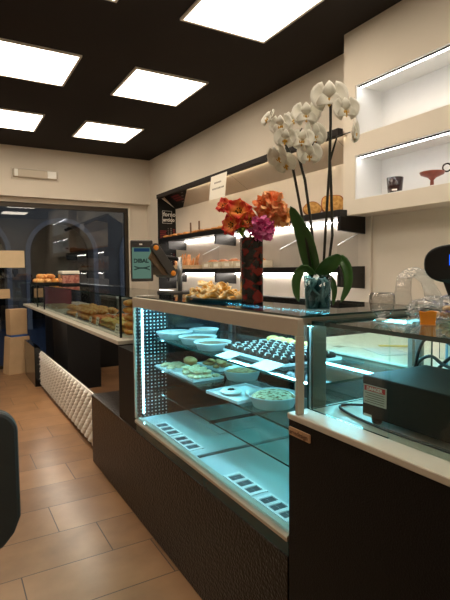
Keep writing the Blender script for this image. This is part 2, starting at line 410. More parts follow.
# service counter below the shelving
bc = thing('back_counter', 'low back counter with a white top edge running under the bread shelves', 'counter', (2.86, 4.8, 0))
MB().box(2.72, 3.0, YA - .06, 6.6, 0, 1.1).build('body', MATB, bc, w=True)
MB().box(2.70, 3.003, YA - .07, 6.62, 1.1, 1.125).build('top_board', BLACK, bc, w=True)
bs_ = MB().box(2.71, 3.003, YA - .07, 6.62, 1.125, 1.16).build('top', WHITE, bc, w=True)
MB().box(2.705, 2.711, YA, 6.6, 1.16, 1.185).build('led_strip', emitter('mirrored_shelf_glow', (255, 246, 236), 3.5), bs_, w=True)  # glowing strip imitates shelf light mirrored in the case glass, no lamp here

# paper sheet hung from the rail
ps = thing('hanging_notice', 'white paper notice sheet hanging from the dark rail above the bread shelves', 'notice', (2.69, 4.8, 2.26))
MB().add([(2.696, 4.96, 2.525), (2.696, 4.60, 2.525), (2.685, 4.63, 2.262), (2.685, 5.0, 2.262), (2.694, 4.96, 2.525), (2.694, 4.60, 2.525), (2.683, 4.63, 2.262), (2.683, 5.0, 2.262)], [(0, 1, 2, 3), (7, 6, 5, 4), (0, 4, 5, 1), (2, 6, 7, 3), (1, 5, 6, 2), (3, 7, 4, 0)]).build('sheet', PAPER, ps, w=True)
for z, a, b in ((2.44, 4.88, 4.72), (2.375, 4.92, 4.66)):
    pr = MB(); y = a; x = 2.684 + (z - 2.262) * .0418
    while y > b:
        pr.box(x - .0022, x - .0014, y - rnd(.012, .02), y, z - .009, z + .009); y -= .024
    pr.build('faint_lettering', INK, ps, w=True)

# ------------------------------------------------------------------ refrigerated display case
dc = thing('display_case', 'refrigerated pastry display case with glass front, beige frame and cold white lighting', 'display case', (1.27, 1.93, 0))
MB().box(.926, 1.6, 1.213, 3.65, 0, .52).build('base', BASEB, dc, w=True, bevel=.003)
MB().box(.93, 1.6, 1.213, 2.66, .52, .575).build('plinth_strip', mat('dark_teal_glass', (20, 68, 76), .12, var=.05), dc, w=True)
MB().box(.93, 1.55, 2.665, 2.97, .52, .978).build('side_cabinet', MATB, dc, w=True)
MB().prism([(.922, .572), (.922, .584), (.938, .602), (.96, .602), (.96, .572)], 'y', 1.213, 2.66).build('lower_rail', BEIGE, dc, w=True)
GRL = mat('grey_vent_grille', (84, 96, 102), .5, var=0)
dk = MB().box(.96, 1.57, 1.215, 2.645, .575, .598).build('deck', DECK, dc, w=True)
for i, (a, b) in enumerate(((1.28, 1.46), (1.5, 1.69), (2.03, 2.23), (2.27, 2.48))):
    vf = MB(); n = 3
    vf.box(.964, .974, a - .012, b + .012, .598, .602); vf.box(1.034, 1.044, a - .012, b + .012, .598, .602)
    st = (b - a) / n
    for k in range(n + 1):
        y = a + st * k; vf.box(.974, 1.034, y - .009, y + .009, .598, .602)
    ve = vf.build('air_vent', WHITE, dk, w=True)
    for k in range(n):
        gr = MB()
        for q in range(6):
            y0 = a + st * k + .01; yy = y0 + (st - .02) * q / 6
            gr.box(.976, 1.0025, yy, yy + (st - .02) / 6 * .62, .5982, .6); gr.box(1.0055, 1.032, yy, yy + (st - .02) / 6 * .62, .5982, .6)
        gr.build('vent_grille', GRL, ve, w=True)
MB().box(.97, 1.55, 1.925, 1.945, .598, .604).build('deck_joint', STEEL, dc, w=True)
MB().box(1.2, 1.42, 2.15, 2.42, .598, .603).build('deck_cover', DECK, dc, w=True)
fg = MB().box(.926, .934, 1.213, 2.66, .6, 1.246).build('front_glass', [GL, GLE], dc, w=True)
MB().box(.924, .95, 1.16, 2.665, 1.2465, 1.3).build('top_fascia', BEIGE, dc, w=True, bevel=.002)
MB().box(.924, .952, 1.16, 1.172, 1.001, 1.246).build('front_post', BEIGE, dc, w=True, bevel=.002)
MB().box(1.012, 1.075, 1.199, 1.212, 1.001, 1.269).build('steel_post', mat('satin_steel_post', (150, 156, 158), .4, metal=.5, var=.04), dc, w=True)
MB().box(.924, .936, 2.65, 2.665, .6, 1.246).build('corner_post', BEIGE, dc, w=True)
MB().pane(.95, 1.585, 1.175, 2.665, 1.3, 1.307).build('top_glass', [glass('dark_reflecting_top_glass', (120, 140, 140), base=.16), GLED], dc, w=True)
tf = MB()
tf.box(.95, 1.585, 1.207, 1.24, 1.27, 1.3); tf.box(.95, 1.585, 2.6, 2.66, 1.27, 1.3); tf.box(1.5, 1.585, 1.24, 2.6, 1.255, 1.3); tf.box(.95, 1.02, 1.24, 2.6, 1.27, 1.3)
tf.build('top_frame', BEIGE, dc, w=True)
# end wall with LED reflections painted as white dots
DOT = mat('painted_led_reflection_glass', (30, 40, 44), .15, var=0)
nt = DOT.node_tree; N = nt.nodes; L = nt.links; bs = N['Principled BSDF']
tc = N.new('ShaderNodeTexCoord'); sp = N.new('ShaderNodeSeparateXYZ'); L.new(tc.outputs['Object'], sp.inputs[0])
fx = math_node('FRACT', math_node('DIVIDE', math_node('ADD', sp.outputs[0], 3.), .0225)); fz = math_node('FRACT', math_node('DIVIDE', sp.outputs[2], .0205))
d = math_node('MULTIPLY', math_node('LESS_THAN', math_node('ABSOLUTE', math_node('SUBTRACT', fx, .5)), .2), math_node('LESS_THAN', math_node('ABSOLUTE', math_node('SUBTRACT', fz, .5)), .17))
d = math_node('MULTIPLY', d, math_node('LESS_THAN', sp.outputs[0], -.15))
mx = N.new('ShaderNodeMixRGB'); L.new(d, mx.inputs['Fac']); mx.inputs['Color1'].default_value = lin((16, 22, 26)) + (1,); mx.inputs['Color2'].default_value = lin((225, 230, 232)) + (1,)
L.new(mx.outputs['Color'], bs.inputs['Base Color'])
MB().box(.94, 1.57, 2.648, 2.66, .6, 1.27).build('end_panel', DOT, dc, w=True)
ls = MB(); ls.box(.962, .974, 2.63, 2.647, .62, 1.235)
ls.build('led_strip', mat('led_channel_white', (230, 240, 242), .3, var=0), dc, w=True)
for k in range(30):
    z = .63 + k * .0203
    MB().box(.965, .971, 2.626, 2.631, z, z + .009).build('led', CLED, dc, w=True)
MB().box(.955, .975, 1.25, 2.6, 1.258, 1.27).build('top_led_strip', CLED, dc, w=True)
rl_ = MB().box(1.51, 1.525, 1.25, 2.6, 1.241, 1.253).build('top_led_strip', CLED, dc, w=True)
# rear doors
MB().box(1.555, 1.566, 1.22, 2.645, .6, .8).build('deck_upstand', DECK, dc, w=True)
rd = MB(); rd.box(1.57, 1.585, 1.215, 1.26, .6, 1.27); rd.box(1.57, 1.585, 1.91, 1.96, .6, 1.27); rd.box(1.57, 1.585, 2.6, 2.648, .6, 1.27); rd.box(1.57, 1.585, 1.26, 2.6, .6, .64); rd.box(1.57, 1.585, 1.26, 2.6, 1.22, 1.27)
rd.build('rear_door_frame', STEEL, dc, w=True)
MB().pane(1.575, 1.58, 1.26, 1.91, .64, 1.22).build('rear_door', [GL, GLE], dc, w=True)
MB().pane(1.575, 1.58, 1.96, 2.6, .64, 1.22).build('rear_door', [glass('smoked_rear_glass', (120, 132, 136), base=.1), GLE], dc, w=True)
ls = MB().box(1.49, 1.505, 1.26, 1.75, 1.018, 1.03).build('mirrored_led_bar', STEEL, dc, w=True)  # bar with lit dots stands for case lights mirrored in the rear glass
for k in range(24): MB().box(1.487, 1.491, 1.27 + k * .02, 1.283 + k * .02, 1.02, 1.029).build('led', CLED, ls, w=True)
# glass shelves on steel uprights
SZ = {1: 1.068, 2: .893, 3: .757}
for k in (1, 2): MB().pane(1.03, 1.53, 1.225, 2.63, SZ[k] - .008, SZ[k]).build('glass_shelf', [GLS, GLE], dc, w=True)
for a, b in ((1.225, 1.93), (1.94, 2.63)): MB().pane(1.03, 1.53, a, b, SZ[3] - .007, SZ[3]).build('glass_shelf', [GLS, GLED], dc, w=True)
MB().box(1.03, 1.53, 1.928, 1.942, SZ[3] - .012, SZ[3] - .002).build('shelf_rail', MATB, dc, w=True)
for y in (1.23, 1.93, 2.6): MB().box(1.535, 1.553, y, y + .02, .6, 1.25).build('shelf_upright', STEEL, dc, w=True)

# ------------------------------------------------------------------ right glass cabinet
gc = thing('glass_counter', 'dark sales counter with a glass box top beside the display case', 'counter', (1.5, .7, 0))
MB().box(.926, 1.62, -.9, 1.206, 0, .979).build('body', CAB, gc, w=True, bevel=.002)
MB().box(.922, 1.66, -.9, 1.216 - .006, .979, 1.0).build('worktop', SLAB, gc, w=True, bevel=.004)
MB().box(1.0, 1.008, .8752, 1.205, 1.0005, 1.277, [1, 1, 0, 1, 0, 0]).build('front_glass', [GL, GLE], gc, w=True)
MB().box(1.0, 1.008, -.9, .875, 1.0005, 1.277).build('front_glass', [GL, GLE], gc, w=True)
MB().pane(1.009, 1.6, 1.188, 1.196, 1.0005, 1.268).build('side_glass', [GL, GLE], gc, w=True)
tp = MB(); tp.pane(.99, 2.02, -.9, 1.172, 1.278, 1.29); tp.pane(1.66, 2.02, 1.172, 1.46, 1.278, 1.29)
tp.build('top_glass', [GLTOP, GLED], gc, w=True)
pl = MB().box(.9205, .926, 1.098, 1.199, .932, .958).build('name_plate', mat('tan_name_plate', (190, 150, 112), .5, var=.06), gc, w=True, bevel=.001)
pl['label'] = 'tan name plate'
text('arredesign', .021, Matrix.Translation(-Vector(gc.location)) @ face_mx((.9202, 1.195, .938), (0, -1, 0), (0, 0, 1)), mat('brown_print', (88, 52, 34), .6, var=0), pl)
# white service table behind it
st = thing('service_table', 'white topped service table behind the glass counter with papers on it', 'table', (2.05, 1.2, 0))
MB().box(1.72, 2.42, -.9, 2.28, 1.0, 1.03).build('table_top', mat('white_table_top', (232, 232, 226), .4, var=.02), st, w=True, bevel=.003)
MB().box(1.74, 2.4, -.88, 2.26, 0, 1.0).build('table_body', mat('grey_table_body', (92, 104, 108), .4, var=.05), st, w=True)
MB().pane(1.985, 1.991, -.88, 1.44, 1.0305, 1.2775).build('glass_support', [GL, GLE], st, w=True)

# low black cabinet under the window behind the bread counter
t = thing('low_cabinet', 'low black cabinet under the shop window behind the bread counter', 'cabinet', (1.95, 7.5, 0))
MB().box(1.3, 2.6, 7.2, 7.8, .0, .8).build('body', MATB, t, w=True, bevel=.004)
MB().box(1.28, 2.62, 7.18, 7.8, .801, .825).build('cabinet_top', GREYPL, t, w=True, bevel=.003)
for k in range(2): MB().box(1.32 + .64 * k, 1.94 + .64 * k, 7.185, 7.199, .06, .78).build('door', MATB, t, w=True, bevel=.003)

# ------------------------------------------------------------------ bread counter
bt = thing('bread_counter', 'long bread counter with a pale top, glass guard and white relief front panel', 'counter', (1.3, 5.2, 0))
MB().box(.936, 1.72, 3.0, 7.34, .98, 1.006).build('worktop', SLAB, bt, w=True, bevel=.003)
MB().box(.93, 1.0, 6.42, 7.3, 0, .5).build('end_base', GLOSSB, bt, w=True, bevel=.004)
MB().box(1.25, 1.65, 6.0, 6.9, 0, .978).build('support', MATB, bt, w=True)
MB().box(1.02, 1.04, 3.66, 6.4, 0, .44).build('knee_panel', MATB, bt, w=True)
MB().box(.958, .976, 3.7, 6.38, .9775, .9795).build('added_under_light', emitter('added_panel_fill_light', (255, 240, 220), 75), bt, w=True)  # added strip, out of view, that brightens the white relief panel
y0, y1, z0, z1 = 3.66, 6.415, .025, .452
def relief(u, v):
    y = y0 + (y1 - y0) * u; z = z0 + (z1 - z0) * v
    wv = z / .046; i = math.floor(wv); b = wv - i
    a = (y / .125 + .5 * (i % 2) + .25 * b) % 1 - .5
    h = .036 * (1 - b) * max(0, 1 - abs(2 * a) ** 1.6) * min(1, b * 9 + .1)
    return Vector((1.006 - h, y, z))
lt = MB().grid(relief, 440, 88)
b_ = len(lt.v); lt.box(1.005, 1.02, y0, y1, z0, z1)
lt.build('relief_panel', LATT, bt, w=True, smooth=False)
def bpane(*a): return MB().pane(*a).build('glass_pane', [GL, GLED], bt, w=True)
bpane(1.0, 1.006, 3.14, 6.49, 1.006, 1.283); bpane(1.0, 1.006, 6.51, 7.1, 1.006, 1.283); bpane(1.006, 1.5, 3.125, 3.131, 1.006, 1.283); bpane(1.006, 1.5, 7.094, 7.1, 1.006, 1.283)
MB().pane(.985, 1.52, 2.72, 7.12, 1.284, 1.292).build('glass_top', [glass('bread_top_glass', (200, 212, 210), base=.08), GLED], bt, w=True)
for y in (3.13, 6.5, 5.9 + .12): MB().box(.994, 1.008, y - .007, y + .007, 1.006, 1.284).build('post', MATB, bt, w=True)
for y in (3.13, 7.1): MB().box(1.49, 1.505, y - .007, y + .007, 1.006, 1.284).build('post', MATB, bt, w=True)

# ------------------------------------------------------------------ goods in the display case
FOIL = mat('white_foil_dish', (222, 226, 228), .3, metal=.25, var=.02)
BROWNC = mat('cocoa_cream', (120, 84, 58), .6, var=.25, scale=40)
CHOC = mat('dark_chocolate', (52, 30, 22), .65, var=.2, scale=40, spec=.2)
ICING = mat('white_icing', (240, 236, 228), .5, var=.01)
BISC = two_tone('speckled_biscuit', (216, 184, 138), (232, 210, 172), 60, .8)
BISCD = mat('browned_biscuit', (186, 136, 84), .8, var=.2, scale=30)
CRUMB = two_tone('crumble_topping', (230, 214, 176), (140, 104, 60), 60, .9, .48, .62, bump=.8)
NUTS = two_tone('nut_topping', (170, 110, 58), (214, 170, 104), 50, .7, bump=.6)
CREAMY = mat('pale_cream_filling', (212, 196, 178), .5, var=.08, scale=30)
TRAYW = mat('white_tray', (226, 228, 228), .35, var=.01)
def dish(label, x, y, z, r, h, fill, fname, group, top=.0):
    t = thing('tart_pan', label, 'cake dish', (x, y, z), group=group)
    wb = lambda a: 1 + .012 * math.cos(24 * a)
    MB().lathe([(0, 0), (r * .82, 0), (r * .96, h * .8), (r * 1.04, h), (r * 1.04, h + .003), (r * .94, h * .86), (r * .8, .004), (0, .004)], 48, cap=False, wob=wb).build('pan', FOIL, t, smooth=True)
    q = MB().lathe([(r * .8, .005), (r * .91, h * .8), (r * .7, h * .86 + top), (r * .3, h * .88 + top), (0, h * .88 + top)], 32, cap=False)
    for v in q.v: v.z += .003 * noise.noise(v * 90)
    q.build(fname, fill, t, smooth=True)
    return t
z = SZ[1] + .001
dish('round foil tart pan on the top shelf, the one closest to the dotted end wall', 1.12, 2.52, z, .1, .034, CREAMY, 'filling', 'foil tart pans on the top shelf')
dish('round foil tart pan on the top shelf, the middle one of the three', 1.14, 2.265, z, .097, .034, BROWNC, 'filling', 'foil tart pans on the top shelf')
dish('round foil tart pan on the top shelf beside the chocolate tray', 1.115, 2.055, z, .088, .034, BROWNC, 'filling', 'foil tart pans on the top shelf')
dish('round foil pan of pale tart at the rear of the top shelf', 1.325, 2.55, z, .085, .032, CREAMY, 'filling', 'foil tart pans on the top shelf')
z2 = SZ[2] + .001
dish('foil pan with a nut topped tart in the middle of the second shelf', 1.305, 2.09, z2, .095, .045, NUTS, 'tart', 'cake dishes on the second shelf', .004)
dish('large foil pan of pale crumble cake at the front of the second shelf', 1.15, 1.6, z2, .1, .046, CRUMB, 'crumble', 'cake dishes on the second shelf', .012)
def tray(label, x, y, z, lx, ly, h=.014, rz=0., group=None, name='tray', m=None, cat='tray'):
    t = thing(name, label, cat, (x, y, z), rz, group)
    p = MB(); p.box(-lx / 2, lx / 2, -ly / 2, ly / 2, 0, .003)
    for a in ((-lx / 2 - .004, -lx / 2, -ly / 2 - .004, ly / 2 + .004), (lx / 2, lx / 2 + .004, -ly / 2 - .004, ly / 2 + .004), (-lx / 2, lx / 2, -ly / 2 - .004, -ly / 2), (-lx / 2, lx / 2, ly / 2, ly / 2 + .004)): p.box(*a, 0, h)
    p.build('dish', m or TRAYW, t, bevel=.0015)
    return t
# chocolate pastries in rows
tray('white tray of chocolate pastries on the top shelf of the display case', 1.285, 1.76, z, .3, .5, .012, group='trays in the display case')
c0 = None
for r_ in range(6):
    for q in range(9):
        x = 1.285 - .125 + .05 * r_; y = 1.76 + .216 - .054 * q
        lab = 'iced chocolate pastry, %s from the dotted end in the %s row from the glass' % (ORD[q], ORD[r_])
        if c0 is None:
            c0 = thing('chocolate_pastry', lab, 'pastry', (x, y, z + .0035), group='iced chocolate pastries')
            MB().blob((0, 0, .013), (.0225, .022, .017), 14, 8, .06, 3, 1, flat=.0125).build('cake', CHOC, c0, smooth=True)
            ic = MB(); ic.tube([(-.016, -.012, .0245), (-.007, .006, .0295), (.004, -.006, .0302), (.014, .009, .0255)], .0027, 6)
            ic.build('icing', ICING, c0, smooth=True)
        else: dup(c0, (x + rnd(-.003, .003), y + rnd(-.003, .003), z + .0035), rnd(-.5, .5), lab)
# yellow custard pastries behind them
YEL = mat('yellow_custard_pastry', (232, 186, 92), .5, var=.15, scale=40)
tray('white tray of yellow pastries behind the chocolate pastries on the top shelf', 1.48, 1.94, z, .085, .36, .012, group='trays in the display case')
for q in range(5):
    o = MB().blob((0, 0, .016), (.036, .028, .018), 14, 8, .15, 3, q, flat=.0155).build('custard_pastry', YEL, smooth=True, loc=(1.48, 1.8 + q * .066, z + .0035))
    tag(o, 'yellow custard pastry at the rear of the top shelf, %s from the beige post' % ORD[q], 'pastry', 'yellow custard pastries')
# price cards leaning on the shelf front
def card(label, x, y, z, w_, h_, tilt, group, rz=0., m=PAPER, lines=2):
    t = thing('price_card', label, 'price card', (x, y, z), rz, group)
    M = Matrix.Rotation(tilt, 4, 'Y')
    MB().box(-.001, .001, -w_ / 2, w_ / 2, 0, h_, M=M).build('card', m, t)
    p = MB()
    for k in range(lines): p.box(-.0016, -.001, -w_ * .36, w_ * (.36 - .2 * (k % 2)), h_ * (.66 - .28 * k), h_ * (.76 - .28 * k), M=M)
    p.build('faint_print', INK, t)
    return t
WCARD = mat('white_gloss_card', (240, 244, 245), .3, var=0)
card('white price card lying on the top shelf in front of the brown tart pans', 1.035, 1.83, z, .11, .075, 1.36, 'price cards in the display case', m=WCARD, lines=0)
card('white price card lying on the top shelf in front of the chocolate tray', 1.035, 1.54, z, .13, .085, 1.36, 'price cards in the display case', m=WCARD, lines=0)
# biscuits on the second shelf
def biscuits(label, x, y, lx, ly, n, mt, glab, group, seed, pile=1):
    tray(label, x, y, z2, lx, ly, .012, group='trays in the display case')
    random.seed(seed)
    for k in range(n):
        lay = k // max(1, n // pile)
        o = MB().blob((0, 0, .009), (rnd(.02, .028), rnd(.02, .028), .011), 12, 6, .15, 4, k + seed, flat=.0085).build('biscuit', mt, smooth=True)
        sh_ = 1 - .3 * lay
        o.location = (x + rnd(-.5, .5) * (lx - .05) * sh_, y + rnd(-.5, .5) * (ly - .05) * sh_, z2 + .004 + .0185 * lay)
        o.rotation_euler = (rnd(-.06, .06), rnd(-.06, .06), rnd(0, 6))
        tag(o, glab, 'biscuit', group)
biscuits('white tray of pale biscuits on the second shelf by the dotted end wall', 1.12, 2.53, .15, .17, 16, BISC, 'pale speckled biscuit on the second shelf tray by the dotted end wall', 'biscuits by the end wall', 3, 1)
biscuits('white tray heaped with biscuits at the front of the second shelf', 1.135, 2.28, .17, .28, 40, BISC, 'speckled biscuit in the heaped front tray of the second shelf', 'biscuits in the heaped tray', 5, 2)
biscuits('white tray of browned biscuits at the rear of the second shelf', 1.38, 2.42, .2, .26, 26, BISCD, 'browned biscuit in the tray at the rear of the second shelf', 'biscuits in the rear tray', 8, 2)
cp_ = thing('loaf_cake', 'small golden brown loaf cake lying on the heaped biscuit tray', 'cake', (1.165, 2.41, z2 + .035))
MB().blob((0, 0, .02), (.035, .055, .024), 18, 10, .12, 3, 4, flat=.019).build('cake', BISCD, cp_, smooth=True)
tray('white tray of ring doughnuts on the second shelf', 1.13, 1.815, z2, .22, .23, .014, .1, 'trays in the display case')
d0 = None
for (x, y, lab) in ((1.09, 1.84, 'white ring doughnut with a dark centre, the one closer to the case front'), (1.17, 1.76, 'white ring doughnut with a dark centre, the one farther behind the case front')):
    if d0 is None:
        d0 = thing('ring_doughnut', lab, 'doughnut', (x, y, z2 + .004), group='ring doughnuts'); d0.scale = (1, 1, .6)
        pr_ = [(.019 + .0185 * (1 - math.cos(a)), .017 + .017 * math.sin(a)) for a in [2 * PI * k / 12 - PI / 2 for k in range(13)]]
        MB().lathe([(.016 + .0165 + .0165 * math.cos(2 * PI * k / 14), .018 + .0175 * math.sin(2 * PI * k / 14)) for k in range(15)], 24, cap=False).build('ring', ICING, d0, smooth=True)
        MB().lathe([(.017, .028), (.013, .038), (0, .041)], 16, cap=False).build('jam_centre', CHOC, d0)
    else: dup(d0, (x, y, z2 + .004), label=lab)

# ------------------------------------------------------------------ fried pastries on top of the case
FRY = two_tone('golden_fried_pastry', (236, 178, 66), (252, 234, 184), 40, .4, bump=.3)
ZT = 1.3072
t = thing('pastry_tray', 'silver oval tray of fried pastries on top of the display case by the flower vase', 'tray', (1.17, 2.06, ZT))
MB().lathe([(0, .002), (.13, .002), (.16, .012), (.162, .014), (.13, .006), (0, .006)], 40, cap=False).build('dish', STEEL, t, smooth=True)
t.scale = (.9, 1.6, 1)
def twist(seed):
    random.seed(seed)
    n = 12; ln = rnd(.08, .13); w_ = rnd(.02, .03); tw = rnd(2.5, 6); ph = rnd(0, 6)
    def fn(u, v):
        s_ = (u - .5) * ln; a = ph + tw * u; q = (v - .5) * w_
        return Vector((s_, q * math.cos(a), .014 + q * math.sin(a) + .012 * math.sin(5 * u + ph)))
    return MB().grid(fn, n, 3)
shapes = [twist(k) for k in range(6)]
protos = []
random.seed(21)
for k in range(46):
    lay = 0 if k < 24 else 1 if k < 38 else 2
    a = rnd(0, 2 * PI); rr = math.sqrt(rnd(0, 1)) * (1 - .26 * lay)
    if k % 6 == k and k < 6:
        o = shapes[k].build('fried_pastry', FRY, smooth=True, solid=.005); protos.append(o)
    else:
        o = protos[k % 6].copy(); COL.objects.link(o)
    o.location = (1.15 + .1 * rr * math.cos(a), 2.09 + .25 * rr * math.sin(a), ZT + .012 + .018 * lay); o.rotation_euler = (rnd(-.25, .25), rnd(-.25, .25), rnd(0, 6))
    tag(o, 'golden fried pastry ribbon in the heap beside the flower vase on the display case', 'pastry', 'fried pastry ribbons')

# ------------------------------------------------------------------ flowers
def petal_fn(ln, wd, curl, cup, ruffle=0., seed=0.):
    def fn(u, v):
        s_ = v; wdt = wd * math.sin(PI * min(1, (.12 + .88 * s_)) ** .8) ** .8 if s_ < 1 else 0
        x = (u - .5) * 2 * wdt
        zz = ln * s_ * math.cos(curl * s_) ; out = ln * s_ * math.sin(curl * s_)
        zz += cup * (x / max(wd, 1e-4)) ** 2 * wd + ruffle * math.sin(9 * u + 7 * s_ + seed) * s_
        return Vector((x, out, zz))
    return fn
def petal_color(m, lo, hi):
    nt = m.node_tree; n = nt.nodes; a = n.new('ShaderNodeVertexColor'); a.layer_name = 'tint'
    nt.links.new(a.outputs['Color'], n['Principled BSDF'].inputs['Base Color'])
PETM = mat('flower_petal', (220, 60, 40), .55, var=0, sss=.0); petal_color(PETM, 0, 0)
def tinted(mb, start, fn_color):
    for i in range(start, len(mb.v)): mb.c[i] = fn_color(i - start) + (1,)
def mixc(a, b, t): return tuple(a[k] + (b[k] - a[k]) * t for k in range(3))
GREEN = mat('leaf_green', (62, 104, 36), .4, var=.25, scale=30)
STEM = mat('stem_green', (70, 96, 44), .5, var=.2, scale=30)
def aim(d):
    return Vector((0, 0, 1)).rotation_difference(Vector(d).normalized()).to_matrix().to_4x4()
VX, VY = 1.137, 1.74
vs = thing('flower_vase', 'tall dark glass vase patterned with red leaves on the display case', 'vase', (VX, VY, ZT))
VM = two_tone('dark_red_leaf_glass', (12, 8, 8), (112, 26, 20), 24, .12, .5, .58)
v_ = MB(); sq = .046
pr_ = lambda r: [(r * (abs(math.cos(a)) ** .35) * (1 if math.cos(a) > 0 else -1), r * (abs(math.sin(a)) ** .35) * (1 if math.sin(a) > 0 else -1)) for a in [2 * PI * k / 40 for k in range(40)]]
rings = [(sq * .97, 0), (sq, .005), (sq, .276), (sq, .28), (sq * .9, .28), (sq * .9, .02)]
vv_ = []
for r, z_ in rings: vv_ += [(p[0], p[1], z_) for p in pr_(r)]
fs = [list(range(40))[::-1]] + [(k * 40 + i, k * 40 + (i + 1) % 40, (k + 1) * 40 + (i + 1) % 40, (k + 1) * 40 + i) for k in range(5) for i in range(40)] + [[200 + i for i in range(40)]]
v_.add(vv_, fs).build('vase_body', VM, vs, smooth=False)
vs.rotation_euler.z = math.radians(-25)
def VP(r, f, z_): return (.837 * r - .547 * f, -.547 * r - .837 * f, z_)
def stem_to(t, p, base):
    """a stem from the blossom down into the vase"""
    b = Vector(base); p = Vector(p)
    rim = Vector((b.x, b.y, .27)); mid = rim.lerp(p, .5) + Vector((0, 0, .01))
    return MB().tube([Vector((b.x, b.y, .03)), rim, mid, p], .003, 6).build('stem', STEM, t, smooth=True)
def lily(label, off, d, s_, hi, lo, base, seed):
    t = thing('lily', label, 'flower', (VX, VY, ZT), group='red lilies in the vase')
    M = Matrix.Translation(off) @ aim(d); random.seed(seed); m = MB()
    for k in range(8):
        a = PI / 4 * k + rnd(-.15, .15); st_ = len(m.v); f = petal_fn(.054 * s_ * rnd(.85, 1.1), .034 * s_, rnd(.75, 1.25), .3, .009, k)
        R = Matrix.Rotation(a, 4, 'Z'); m.grid(lambda u, v: M @ (R @ f(u, v)), 6, 8)
        tinted(m, st_, lambda i: mixc(lin(lo), lin(hi), min(1, max(0, (i // 7) / 8 * 1.7 - .4))))
    m.build('petals', PETM, t, smooth=True, solid=.0012)
    s2 = MB()
    for k in range(6):
        a = 1.05 * k + .4; e = Vector((.011 * math.cos(a), .011 * math.sin(a), .026 * s_)); s2.tube([M @ Vector((0, 0, 0)), M @ e], .0012, 5); s2.blob(M @ e, (.004, .003, .003), 6, 4)
    s2.build('stamens', CHOC, t, smooth=True)
    stem_to(t, off, base)
    return t
lily('small red lily reaching out farthest from the vase, at the window side', VP(-.1, .0, .405), VP(-.6, .6, .5), .9, (226, 44, 44), (250, 170, 70), (-.02, 0), 1)
lily('large red and orange lily facing out above the green leaves', VP(-.045, .035, .38), VP(-.2, .9, .3), 1.2, (228, 48, 38), (250, 190, 70), (-.01, -.02), 2)
lily('red lily drooping low beside the green leaves of the bunch', VP(-.07, .03, .33), VP(-.6, .8, .05), 1.0, (228, 52, 48), (250, 186, 70), (-.02, .01), 3)
lily('orange red lily in the middle of the bunch beside the pink peony', VP(-.012, .03, .345), VP(.1, .95, .2), .95, (234, 84, 48), (250, 190, 80), (0, .01), 4)
def pompon(name, label, off, R_, n, ca, cb, base, seed, ps, lump=1., cat='flower'):
    t = thing(name, label, cat, (VX, VY, ZT)); random.seed(seed); m = MB(); off = Vector(off)
    for k in range(n):
        zz = 1 - 1.85 * (k + .5) / n; a = k * 2.39996; rr = math.sqrt(max(0, 1 - zz * zz))
        d = Vector((rr * math.cos(a), rr * math.sin(a), zz)); d = (d + Vector((rnd(-.2, .2), rnd(-.2, .2), rnd(-.2, .2)))).normalized()
        M = Matrix.Translation(off + d * R_ * rnd(.35, .62)) @ aim(d) @ Matrix.Rotation(rnd(0, 6), 4, 'Z')
        f = petal_fn(ps * rnd(.8, 1.2), ps * .42, rnd(.2, .9), .5, .003, k); st_ = len(m.v)
        m.grid(lambda u, v: M @ f(u, v), 4, 4); c = mixc(lin(ca), lin(cb), rnd(0, 1)); tinted(m, st_, lambda i: c)
    st_ = len(m.v); m.blob(off, (R_ * .6,) * 3, 12, 8, .1); tinted(m, st_, lambda i: lin(ca))
    m.build('petals', PETM, t, smooth=True)
    stem_to(t, off, base)
    return t
pompon('orange_hydrangea', 'big ruffled orange flower head highest above the vase', VP(.082, .0, .408), .076, 170, (242, 130, 70), (254, 202, 142), (.02, .02), 11, .034)
pompon('orange_carnation', 'smaller peach orange flower head behind the big orange one', VP(.128, -.02, .372), .05, 90, (238, 146, 76), (252, 204, 130), (.03, .01), 12, .028)
pompon('pink_peony', 'magenta pink peony hanging over the vase rim', VP(.045, .06, .312), .056, 160, (208, 48, 132), (246, 150, 202), (.02, -.01), 13, .028)
t = thing('leaf_spray', 'bright green leaf spray at the rim of the flower vase', 'foliage', (VX, VY, ZT)); m = MB(); random.seed(4)
for k in range(11):
    a = rnd(2.6, 5.2); M = Matrix.Translation(Vector(VP(-.04, .035, .287))) @ Matrix.Rotation(a - PI / 2, 4, 'Z')
    f = petal_fn(rnd(.05, .08), .011, rnd(.5, 1.5), .4); m.grid(lambda u, v: M @ f(u, v), 4, 8)
m.build('leaves', mat('bright_leaf_green', (110, 150, 40), .45, var=.3, scale=50), t, smooth=True, solid=.0012)
MB().tube([(-.01, -.005, .03), (-.02, -.02, .24), VP(-.04, .035, .29)], .003, 6).build('stem', STEM, t, smooth=True)

